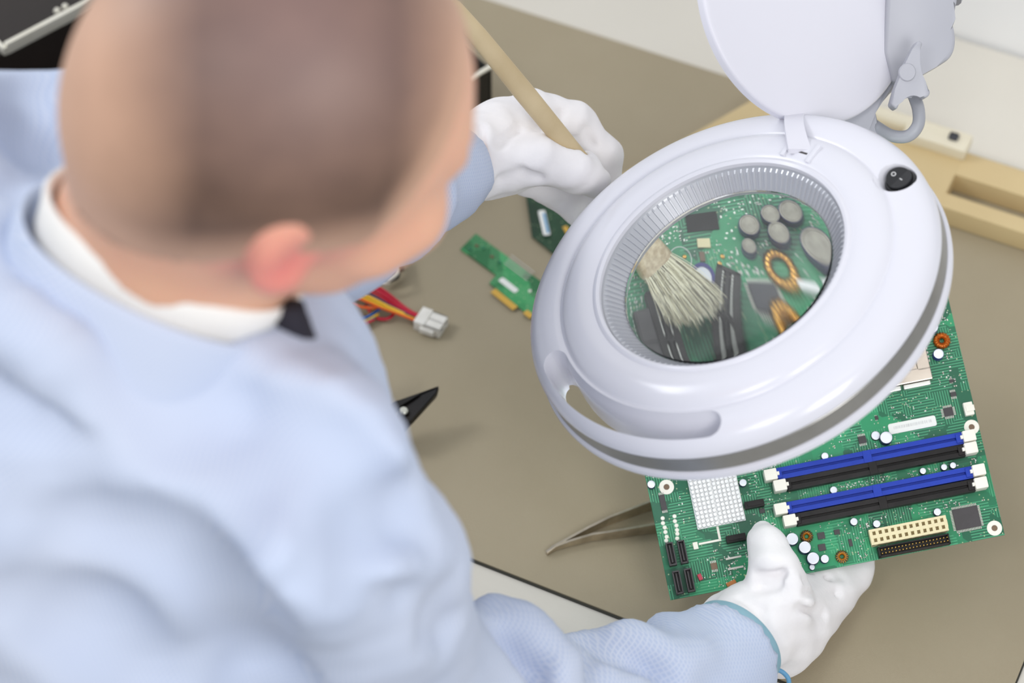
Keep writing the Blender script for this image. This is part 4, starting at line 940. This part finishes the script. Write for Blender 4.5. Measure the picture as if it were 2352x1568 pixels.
# cut the cuffs square
for e_, i_, r_ in ((Wp(1738, 1428, 1.603), Wp(1687, 1480, 1.588), .05), (Wp(1080, 368, 1.655), Wp(1040, 381, 1.635), .05)):
    ax_ = (e_-i_)/np.linalg.norm(e_-i_); sl, g = fc.sub(i_-.09, i_+.09)
    pl = (g[0]-i_[0])*ax_[0]+(g[1]-i_[1])*ax_[1]+(g[2]-i_[2])*ax_[2]
    near = np.sqrt((g[0]-i_[0])**2+(g[1]-i_[1])**2+(g[2]-i_[2])**2)-.085
    fc.d[sl] = np.where(near < 0, np.maximum(fc.d[sl], pl), fc.d[sl])
to_person(field_obj('coat', fc, M_coat, label='light blue work coat'))
# trousers and shoes, below the coat's hem
hip = np.array(W(300, 1600, 1.56)); hf = np.array([.94, .34, 0]); hr_ = np.array([.34, -.94, 0]); hipz = min(hip[2], .72)
ft = Field((hip[0]-.30, hip[1]-.34, .05), (hip[0]+.34, hip[1]+.34, hipz+.08), .012)
for sg in (1, -1):
    a_ = np.array([hip[0], hip[1], hipz-.06])+hr_*.09*sg; b_ = np.array([a_[0], a_[1], .42])+hf*.05; c_ = np.array([a_[0], a_[1], .10])-hf*.03
    ft.chain([(a_, .095), (b_, .068), (c_, .055)], .03)
    fs_ = Field((c_[0]-.2, c_[1]-.2, -.01), (c_[0]+.2, c_[1]+.2, .12), .006); fs_.chain([(c_*[1, 1, 0]+[0, 0, .05]-hf*.03, .045), (c_*[1, 1, 0]+[0, 0, .038]+hf*.13, .036)], .01); fs_.d = np.maximum(fs_.d, (.0015-fs_.ax[2][None, None, :]).astype(np.float32))
    to_person(field_obj('shoe', fs_, M_black))
to_person(field_obj('trousers', ft, M_darkc))
# collars
def ring_band(name, c, ax, ra, rb, h, th, m, flare=.0, a0=0, a1=2*PI, wav=0.0, label=None, ref=None):
    ax = ax/np.linalg.norm(ax); e1 = ref-ax*(ref@ax); e1 /= np.linalg.norm(e1); e2 = np.cross(ax, e1); bm = bmesh.new(); n = 72; rings = []
    full = abs(a1-a0-2*PI) < 1e-6
    for k in range(n if full else n+1):
        a = a0+(a1-a0)*k/n; w_ = wav*math.sin(3*a+1)
        pr_ = []
        for t, o in ((0, 0), (.5, .0), (.9, 0), (1, .25), (1.03, .5), (1, .75), (.9, 1), (.5, 1), (0, 1)):
            off = o*th+flare*(t**1.3); cc = c+ax*(h*t+w_)
            pr_.append(bm.verts.new(cc+e1*math.cos(a)*(ra+off)+e2*math.sin(a)*(rb+off)))
        rings.append(pr_)
    for k in range(n):
        A, B = rings[k], rings[(k+1) % len(rings)]
        for j in range(9): bm.faces.new((A[j], B[j], B[(j+1) % 9], A[(j+1) % 9]))
    if not full: bm.faces.new(rings[0]); bm.faces.new(rings[-1][::-1])
    return to_person(from_bm(name, bm, m, label=label, smooth=60))
nax = NAX
CC = W(392, 572, 1.190)
ring_band('shirt_collar', CC-nax*.014, nax, .061, .058, .022, .005, M_wcollar, flare=.004, ref=Fh, label='white stand-up collar', wav=.0004)
ring_band('coat_collar', CC-nax*.050, nax, .0695, .0665, .042, .005, M_coat, flare=.003, ref=Fh, a0=math.radians(60), a1=math.radians(322), label='pale blue coat collar', wav=.001)
o = tube([W(668, 700, 1.175), W(672, 740, 1.18), W(690, 790, 1.19), W(700, 830, 1.21)], [.007, .009, .009, .008], 12, M_darkc, 'collar_strip', smooth=180, label='dark strip at the collar'); to_person(o)  # dark strip where collar and coat meet
# right glove: palm under the board, thumb over it
fg = Field(W(1830, 1390, 1.66)-.115, W(1830, 1390, 1.66)+.115, .0018)
fg.chain([(W(1662, 1505, 1.586), .027), (W(1735, 1440, 1.612), .0285), (W(1800, 1412, 1.640), .030)], .012)
fg.cap(W(1735, 1440, 1.640), W(1795, 1380, 1.665), .027, .018, .016)
fg.cap(W(1790, 1430, 1.650), W(1905, 1350, 1.675), .025, .017, .016)
fg.cap(W(1660, 1425, 1.640), W(1740, 1362, 1.678), .015, .012, .018)
for a, b, c in (((1760, 1375, 1.678), (1740, 1300, 1.686), (1730, 1240, 1.688)), ((1820, 1365, 1.680), (1822, 1290, 1.688), (1815, 1215, 1.690)), ((1880, 1350, 1.682), (1905, 1285, 1.688), (1905, 1215, 1.690)), ((1925, 1345, 1.680), (1972, 1305, 1.684), (1990, 1262, 1.686))):
    fg.chain([(W(*a), .0115), (W(*b), .0098), (W(*c), .0082)], .006)
fg.chain([(W(1785, 1430, 1.625), .024), (W(1800, 1370, 1.606), .0190), (W(1778, 1300, 1.604), .0142), (W(1760, 1250, 1.616), .0110), (W(1752, 1218, 1.630), .0075)], .010)
fg.cap(W(1905, 1335, 1.682), W(1795, 1470, 1.640), .021, .024, .014)
fg.bumpy(.0006, .022, 11)
for c1, c2 in (((1745, 1330, 1.590), (1800, 1315, 1.590)), ((1740, 1350, 1.592), (1790, 1338, 1.590)), ((1850, 1345, 1.652), (1900, 1330, 1.655)), ((1850, 1380, 1.640), (1915, 1372, 1.655))): fg.cap(W(*c1), W(*c2), .0022, .0022, .005, 'sub')
def gcrease(F_, pts, r):
    q = [F_.hit(x, y, 1.5, 1.75) for x, y in pts]; q = [p for p in q if p is not None]
    for a, b in zip(q[:-1], q[1:]): F_.cap(a, b, r, r, .006, 'sub')
for pts in ([(1742, 1322), (1792, 1318)], [(1748, 1345), (1782, 1347)], [(1850, 1332), (1930, 1322)], [(1852, 1362), (1925, 1360)], [(1835, 1395), (1895, 1412)], [(1700, 1370), (1742, 1400), (1760, 1440)]): gcrease(fg, pts, .0022)
# keep the board clear of the glove
sl, g = fg.sub(fg.lo, fg.lo+fg.n*fg.h)
bu = (g[0]-bl[0])*U[0]+(g[1]-bl[1])*U[1]+(g[2]-bl[2])*U[2]; bv = (g[0]-bl[0])*V_[0]+(g[1]-bl[1])*V_[1]+(g[2]-bl[2])*V_[2]; bw = (g[0]-bl[0])*Nb[0]+(g[1]-bl[1])*Nb[1]+(g[2]-bl[2])*Nb[2]
slab = np.maximum(np.maximum(-bv-.001, -bu-.001), np.maximum(bw-.0006, -.0022-bw))
fg.d[sl] = np.maximum(fg.d[sl], -slab.astype(np.float32))
to_person(field_obj('right_glove', fg, M_glove, label='white glove holding the board'))
ring_c = Wp(1687, 1480, 1.588); axr = (Wp(1738, 1428, 1.603)-ring_c); axr /= np.linalg.norm(axr)
ring_band('cuff_trim', ring_c-axr*.004, axr, .0302, .0318, .009, .0028, M_teal, ref=up, label='teal knitted cuff')
to_person(tube([W(1780, 1535, 1.60), W(1800, 1545, 1.60), W(1812, 1565, 1.60), W(1800, 1600, 1.61), W(1700, 1640, 1.60)], .0016, 8, M_cord, 'wrist_cord', label='thin blue wrist cord', smooth=180))
# left glove gripping the brush
fl_ = Field(W(1250, 360, 1.67)-.10, W(1250, 360, 1.67)+.10, .0017)
fl_.chain([(W(1040, 382, 1.638), .025), (W(1075, 370, 1.650), .027), (W(1130, 350, 1.663), .029), (W(1185, 335, 1.670), .029)], .010)
fl_.cap(W(1150, 300, 1.675), W(1215, 290, 1.680), .021, .018, .014)
fl_.chain([(W(1222, 245, 1.672), .0135), (W(1322, 280, 1.676), .0135), (W(1388, 352, 1.682), .0118), (W(1402, 432, 1.684), .0095)], .005)
fl_.chain([(W(1215, 290, 1.690), .0135), (W(1290, 320, 1.698), .0125), (W(1350, 380, 1.702), .011), (W(1380, 460, 1.702), .009)], .005)
fl_.chain([(W(1180, 372, 1.650), .0205), (W(1250, 366, 1.643), .0165), (W(1320, 388, 1.646), .0148), (W(1368, 418, 1.652), .0115)], .008)
fl_.chain([(W(1195, 395, 1.690), .015), (W(1265, 428, 1.700), .0128), (W(1320, 470, 1.705), .0112), (W(1352, 510, 1.706), .009)], .006)
fl_.chain([(W(1200, 350, 1.705), .015), (W(1300, 430, 1.715), .0115), (W(1400, 480, 1.712), .0105)], .006)
fl_.bumpy(.0006, .02, 21)
for c1, c2 in (((1290, 262, 1.64), (1280, 280, 1.640)), ((1340, 305, 1.650), (1322, 325, 1.650)), ((1100, 300, 1.63), (1120, 400, 1.625))): fl_.cap(W(*c1), W(*c2), .002, .002, .006, 'sub')
for pts in ([(1284, 262), (1274, 292)], [(1322, 322), (1350, 345)], [(1102, 295), (1086, 350), (1110, 405)], [(1150, 412), (1200, 398), (1240, 408)], [(1150, 330), (1190, 300)], [(1345, 300), (1360, 330)]): gcrease(fl_, pts, .0022)
fl_.chain([(H0, .0055), (F1, .0055)], .004, 'sub')
to_person(field_obj('left_glove', fl_, M_glove, label='white glove gripping the brush'))

# ------------------------------------------------------------------ tools and parts on the mat
def at_mat(px, py, h=0.0): return on_z(px, py, MZ+h)
# tweezers
tw = empty('tweezers', at_mat(1380, 1210), 'shiny steel tweezers lying on the mat, half under the green board', 'tweezers')
tl_ = np.array(tw.location)
def tw_arm(pts, wid, name):
    P = [at_mat(x, y, h)-tl_ for x, y, h in pts]; bm = bmesh.new(); prev = None
    for i, p in enumerate(P):
        t = P[min(i+1, len(P)-1)]-P[max(i-1, 0)]; t /= np.linalg.norm(t); s = np.cross([0, 0, 1.0], t); s /= np.linalg.norm(s)
        w = wid[i]; th = .0009
        r = [bm.verts.new(p+s*th*a+np.array([0, 0, 1.0])*(w*b)) for a, b in ((-1, 0), (1, 0), (1, 1), (-1, 1))]
        if prev:
            for j in range(4): bm.faces.new((prev[j], prev[(j+1) % 4], r[(j+1) % 4], r[j]))
        else: bm.faces.new(r[::-1])
        prev = r
    bm.faces.new(prev); return from_bm(name, bm, M_tweez, tw)
tw_arm([(1256, 1274, .001), (1275, 1263, .001), (1310, 1252, .001), (1360, 1240, .001), (1400, 1236, .001), (1500, 1222, .001), (1600, 1200, .001), (1720, 1165, .001)], [.003, .005, .006, .0075, .0085, .010, .010, .010], 'arm')
tw_arm([(1256, 1272, .0015), (1272, 1262, .0015), (1310, 1244, .0015), (1350, 1224, .0015), (1400, 1203, .001), (1500, 1168, .001), (1600, 1155, .001), (1720, 1160, .001)], [.003, .0045, .006, .007, .009, .011, .011, .010], 'arm')
# pliers with black pointed jaws
pl_ = empty('pliers', at_mat(880, 1000), 'black pointed pliers beside the coat sleeve', 'pliers'); plo = np.array(pl_.location)
def jaw(pts, th, m, name, h, parent=None, bev=.0008, lab=None):
    P = [on_z(x, y, MZ+hh_)-plo for (x, y), hh_ in zip(pts, h)]; bm = bmesh.new()
    a = [bm.verts.new(p) for p in P]; b = [bm.verts.new(p-np.array([0, 0, th])) for p in P]; n = len(P)
    bm.faces.new(a); bm.faces.new(b[::-1])
    for i in range(n): bm.faces.new((a[i], b[i], b[(i+1) % n], a[(i+1) % n]))
    bmesh.ops.bevel(bm, geom=bm.edges[:], offset=bev, segments=2, affect='EDGES'); return from_bm(name, bm, m, parent or pl_, lab, smooth=40)
jaw([(1008, 884), (1003, 902), (950, 958), (925, 985), (900, 985), (915, 935), (945, 912)], .006, M_blade, 'jaw', [.034, .034, .028, .025, .024, .026, .029])
jaw([(1004, 886), (960, 905), (918, 930), (880, 965), (870, 940), (910, 920)], .005, M_blade, 'jaw', [.0355, .032, .029, .026, .026, .029])
c_ = on_z(927, 943, MZ+.0295)-plo
bm = bmesh.new(); lathe(bm, pm([(0, 1.6), (2.6, 1.4), (3.4, .5), (3.4, -1), (0, -1)]), 24); bmesh.ops.translate(bm, verts=bm.verts, vec=Vector(c_)); from_bm('rivet', bm, M_rivet, pl_, 'round steel rivet', smooth=40)
for (x, y) in ((700, 1010), (760, 1120)):
    q0 = on_z(900, 960, MZ+.022)-plo; q2 = at_mat(x, y, .006)-plo; q1 = (q0+q2)/2+np.array([0, 0, .004]); tube([q0, q1, q2], [.005, .0065, .006], 12, M_redh, 'handle', pl_, smooth=180)
# riser card
def flat_board(name, label, pts, m, thick=.0016, h=.0, lift=None, cat='circuit board'):
    P = [on_z(x, y, MZ+h+(lift[i] if lift else 0)) for i, (x, y) in enumerate(pts)]
    root = empty(name, P[0], label, cat); bm = bmesh.new(); o = P[0]
    n = np.cross(P[1]-P[0], P[-1]-P[0]); n /= np.linalg.norm(n); n = n if n[2] > 0 else -n
    a = [bm.verts.new(p-o+n*thick) for p in P]; b = [bm.verts.new(p-o) for p in P]; k = len(P)
    bm.faces.new(a); bm.faces.new(b[::-1])
    for i in range(k): bm.faces.new((a[i], b[i], b[(i+1) % k], a[(i+1) % k]))
    from_bm('card_panel', bm, m, root); return root, o, n
rc, ro, rn = flat_board('riser_card', 'small bright green card with gold contacts lying on the mat by the lamp', [(1093, 539), (1058, 574), (1140, 634), (1124, 652), (1192, 708), (1228, 735), (1300, 770), (1340, 720)], M_pcb2, h=.0005)
def card_box(root, o, name, q, w, h, t, ang, m, lab=None, mz=.0005+.0016, bev=0, fn=None):
    p = on_z(q[0], q[1], MZ+mz)-o; d = on_z(q[0]+math.cos(math.radians(ang))*10, q[1]+math.sin(math.radians(ang))*10, MZ+mz)-o-p; a = math.atan2(d[1], d[0])
    bm = bmesh.new()
    if fn: fn(bm)
    else: box(bm, -w/2*mm, w/2*mm, -h/2*mm, h/2*mm, 0, t*mm, bev=bev*mm)
    ob = from_bm(name, bm, m, root, lab, smooth=40); ob.location = p; ob.rotation_euler = (0, 0, a); return ob
card_box(rc, ro, 'gold_contacts', (1158, 688), 26, 5.5, .5, 39, M_goldf, 'gold edge contacts', mz=.0021)
card_box(rc, ro, 'gold_contacts', (1214, 722), 8, 5.0, .5, 39, M_goldf, mz=.0021)
card_box(rc, ro, 'paper_label', (1168, 655), 19, 5, .3, 38, M_label, 'white blank label', fn=lambda bm: rr(bm, 19, 5.2, .3))
for i in range(4): card_box(rc, ro, 'pin_row', (1185+i*5, 612+i*-6+12), 26, .7, .5, 37, M_pins)
for i, q in enumerate(((1110, 570), (1130, 590), (1148, 603), (1095, 565), (1080, 572))): card_box(rc, ro, 'small_chip', q, 3, 2, .8, 37, M_resb if i % 2 else M_pcb)
card_box(rc, ro, 'solder_pad', (1217, 668), 2.4, 2.4, .4, 0, M_latch, fn=lambda bm: lathe(bm, pm([(0, .4), (1.3, .4), (1.4, 0)]), 14))
# dark green card propped below the hand
dc, do_, dn = flat_board('memory_card', 'dark green card with a white label under the brush hand', [(1205, 430), (1222, 545), (1290, 600), (1420, 640), (1420, 420), (1290, 380)], M_pcb3, h=.001, lift=[.004, 0, 0, 0, .003, .006])
card_box(dc, do_, 'paper_label', (1250, 512), 30, 5.6, .4, 77, M_label, 'white label with a blue bar', mz=.0046, fn=lambda bm: rr(bm, 28, 5.8, .4))
card_box(dc, do_, 'label_bar', (1254, 512), 22, 2.0, .2, 77, M_cord, mz=.0052)
card_box(dc, do_, 'gold_contacts', (1311, 545), 26, 4, .4, 60, M_goldf, mz=.0042)
# wire bundle with connectors
wh = empty('wire_harness', at_mat(800, 700), 'bundle of red, yellow, orange and black wires with white plugs on the mat', 'cable'); wo = np.array(wh.location)
def wire(pts, m, r=.0011, name='wire', seg=8): return tube([on_z(x, y, MZ+h)-wo for x, y, h in pts], r, seg, m, name, wh, smooth=180)
WM = {k: mat('wire_'+k, srgb(*c), .4) for k, c in dict(red=(196, 22, 54), yellow=(240, 190, 50), orange=(232, 100, 30), black=(24, 22, 24), blue=(50, 104, 176), teal=(50, 140, 134), purple=(70, 50, 110), white=(225, 220, 210)).items()}
for i, (k, dx, dy, hh2) in enumerate((('red', 30, -16, .012), ('red', 22, -10, .015), ('red', 36, -6, .010), ('red', 14, -4, .013), ('purple', 8, 4, .011), ('yellow', 0, 6, .013), ('yellow', -6, 12, .011), ('orange', -12, 16, .010), ('orange', -4, 20, .007), ('black', 10, 10, .006), ('yellow', 4, 14, .008), ('red', 26, 2, .006))):
    wire([(740+dx, 560+dy, hh2), (800+dx, 645+dy, hh2+.004), (865+dx*.8, 685+dy*.8, hh2+.002), (930+dx*.3, 718+dy*.4, .008), (972+dx*.25, 735+dy*.35, .006)], WM[k])
for i, (k, dx, dy) in enumerate((('orange', -12, 0), ('yellow', -6, -3), ('black', 0, -6), ('orange', 5, -8), ('yellow', 10, -11), ('black', 15, -12), ('blue', 22, -10), ('yellow', -2, 6), ('black', -16, 8), ('teal', -20, 14), ('red', -24, 18), ('blue', 27, -13))):
    wire([(700+dx, 620+dy, .010), (732+dx, 675+dy, .014), (765+dx*.9, 715+dy*.9, .015), (800+dx*.6, 742+dy*.8, .010), (835+dx*.5, 735+dy*.8, .006), (870+dx*.4, 715+dy, .005)], WM[k], .00105)
wire([(790, 690, .006), (830, 705, .010), (870, 705, .009), (900, 690, .006)], WM['orange']); wire([(840, 700, .004), (860, 728, .003), (890, 732, .003), (910, 715, .004)], WM['red'], .0013)
for k, dx in (('teal', 0), ('teal', 6), ('black', 10)): wire([(740+dx, 690, .01), (760+dx, 720, .012), (772+dx, 750, .008), (770+dx, 770, .006)], WM[k])
for i in range(7): wire([(880+i*5, 560, .008+i*.001), (900+i*4, 600+i*3, .012), (915+i*1, 635-i*4, .008), (880+i*4, 650-i*3, .006)], WM['black'], .0012)
wire([(900, 600, .016), (912, 625, .017), (890, 645, .015)], WM['white'], .0018); wire([(862, 640, .013), (882, 650, .014), (893, 648, .012)], WM['white'], .0015)
def plug(q, ang, w, l, t, fn=None, name='plug', lab=None, m=M_smoke, h=0.0005):
    p = on_z(q[0], q[1], MZ+h)-wo; p2 = on_z(q[0]+math.cos(math.radians(ang))*10, q[1]+math.sin(math.radians(ang))*10, MZ+h)-wo; a = math.atan2((p2-p)[1], (p2-p)[0])
    bm = bmesh.new()
    if fn: fn(bm)
    else: box(bm, -l/2*mm, l/2*mm, -w/2*mm, w/2*mm, 0, t*mm, bev=.6*mm)
    ob = from_bm(name, bm, m, wh, lab, smooth=35); ob.location = p; ob.rotation_euler = (0, 0, a); return ob
def molex(bm):
    bx_(bm, -9, 0, -8.5, 8.5, 0, 10, 0, .6); bx_(bm, 0, 13, -8, 8, 0, 1.5); bx_(bm, 0, 13, -8, -6.9, 1.5, 9, 0, .2); bx_(bm, 0, 13, 6.9, 8, 1.5, 9, 0, .2); bx_(bm, 0, 13, -.5, .5, 1.5, 9, 0, .2)
    bx_(bm, 0, 13, -8, 8, 8.2, 9, 0, .2); bx_(bm, -3, 9, -11, -8.2, 2, 7, 0, .5)
plug((985, 748), 20, 0, 0, 0, molex, lab='white square power plug')
plug((793, 675), 60, 13, 18, 9, name='plug'); plug((788, 775), 75, 12, 26, 9, name='plug'); plug((748, 735), 70, 8, 14, 8, name='plug')
wire([(735, 702, .017), (752, 690, .018), (768, 678, .017)], WM['white'], .0018, 'cable_tie')

# ------------------------------------------------------------------ computer case, upper left
q0 = on_z(15, 108, TZ+.09); q1 = on_z(232, -6, TZ+.09); dA = (q1-q0); dA[2] = 0; dA /= np.linalg.norm(dA); dB = np.array([-dA[1], dA[0], 0])
Q = on_z(1130, 158, TZ+.075)
case = empty('computer_case', (Q[0], Q[1], MZ), 'open black computer case behind the head, upper left of the mat', 'computer case'); case.rotation_euler = (0, 0, math.atan2(dA[1], dA[0]))
Lr = (Q-q0)@dA; Bs = (q0-Q)@dB
LX = -0.60
def cbox(name, x0, x1, y0, y1, z0, z1, m, lab=None, bev=.001):
    bm = bmesh.new(); box(bm, x0, x1, y0, y1, z0, z1, bev=bev); return from_bm(name, bm, m, case, lab, smooth=35)
cbox('floor_panel', LX, 0, 0, .45, .0005, .003, M_caseb); cbox('side_panel', -.003, 0, 0, .45, .003, .072, M_caseb); cbox('side_panel', LX, LX+.003, 0, .45, .003, .072, M_caseb)
cbox('side_panel', LX+.003, -.003, 0, .003, .003, .072, M_caseb); cbox('side_panel', LX+.003, -.003, .447, .45, .003, .072, M_caseb)
cbox('rim', -.024, .0006, -.0006, .0035, .0722, .0742, M_steel, 'bright steel rim', .0005)
cbox('circuit_panel', -.05, -.008, .02, .16, .01, .0125, M_pcb); 
dv = Bs; ox = (q0-Q)@dA
cbox('drive_cage', ox-.16, ox+.10, dv+.004, dv+.20, .004, .078, M_casep, 'black drive cage'); 
cbox('cage_edge', ox, ox+.115, dv-.0006, dv+.0036, .0785, .0895, M_steel, 'bright steel edge', .0006)
cbox('cage_edge', ox-.0035, ox, dv, dv+.10, .0785, .0865, M_steel, bev=.0006)
for x, y in ((.009, .009), (-.012, .016), (.012, .04), (.06, .018), (.068, .018), (-.02, .035)):
    bm = bmesh.new(); lathe(bm, pm([(0, 2.6), (2.2, 2.2), (3.2, .4), (3.2, 0)]), 12); o = from_bm('screw', bm, M_steel, case, smooth=40); o.location = (ox+x, dv+y, .0782)
bm = bmesh.new(); lathe(bm, pm([(0, 4), (3, 3.5), (3.4, 0)]), 16); o = from_bm('brass_standoff', bm, M_brass, case, smooth=40); pp = on_z(181, 100, MZ+.006)
cl = Matrix.Rotation(-case.rotation_euler[2], 4, 'Z') @ Vector(pp-np.array([Q[0], Q[1], MZ])); o.location = (cl.x, cl.y, .0032)

# ------------------------------------------------------------------ tan frame on the right
fp0 = on_z(1722, 236, MZ+.02); dF = np.array([ea[0], ea[1], 0]); dG = np.array([ea[1], -ea[0], 0])      # along and toward the viewer
tf = empty('tan_frame', (fp0[0], fp0[1], MZ), 'tan plastic slotted frame lying behind the magnifier lamp', 'tray'); tf.rotation_euler = (0, 0, math.atan2(ea[1], ea[0]))
def tbox(name, x0, x1, y0, y1, z0, z1, m, lab=None):
    bm = bmesh.new(); box(bm, x0, x1, y0, y1, z0, z1, bev=.002); return from_bm(name, bm, m, tf, lab, smooth=40)
def fl2(px, py): d = on_z(px, py, MZ+.02)-np.array([fp0[0], fp0[1], 0]); return d[0]*ea[0]+d[1]*ea[1], d[0]*eb[0]+d[1]*eb[1]
xs, ys0 = fl2(2195, 400); _, y_top = fl2(2231, 352); _, ys1 = fl2(2195, 440); _, y_bot = fl2(2145, 468); xl0, yl0 = fl2(1440, 392)
XE = .62
tbox('top_bar', xs-.07, XE, ys0, y_top, .0005, .02, M_tan); tbox('bottom_bar', xs-.07, XE, y_bot, ys1-.004, .0005, .02, M_tan)
tbox('end_plate', xs-.09, xs, y_bot, y_top, .0005, .0205, M_tan)
for k in (1, 2): tbox('cross_bar', xs+.16*k, xs+.16*k+.018, ys1-.004, ys0, .0005, .018, M_tan)
bm = bmesh.new(); a_ = fl2(1722, 232); b_ = fl2(1400, 415); c2 = fl2(1560, 470); d_ = fl2(2100, 300); e_ = fl2(2100, 470)
prism(bm, [(b_[0], b_[1]), (c2[0], c2[1]), (xs-.09, y_bot), (xs-.09, y_top), (a_[0], y_top+.002), (a_[0], a_[1])], .0006, .0196); from_bm('corner_plate', bm, M_tan, tf)
t0 = fl2(1715, 240); t1 = fl2(2225, 322)
tube([(t0[0]-.004, y_top+.004, .024), (t0[0]+.05, y_top+.004, .026), (t1[0]-.02, y_top+.005, .025), (t1[0], y_top+.004, .022)], .007, 12, M_creamp, 'edge_tube', tf, smooth=180, label='cream tube along the top edge')
tbox('clip', t1[0]-.05, t1[0]+.004, y_top-.012, y_top+.010, .020, .031, M_creamp, 'cream plastic clip'); tbox('clip_slot', t1[0]-.014, t1[0]-.006, y_top-.004, y_top+.004, .0311, .0316, M_ferrite)
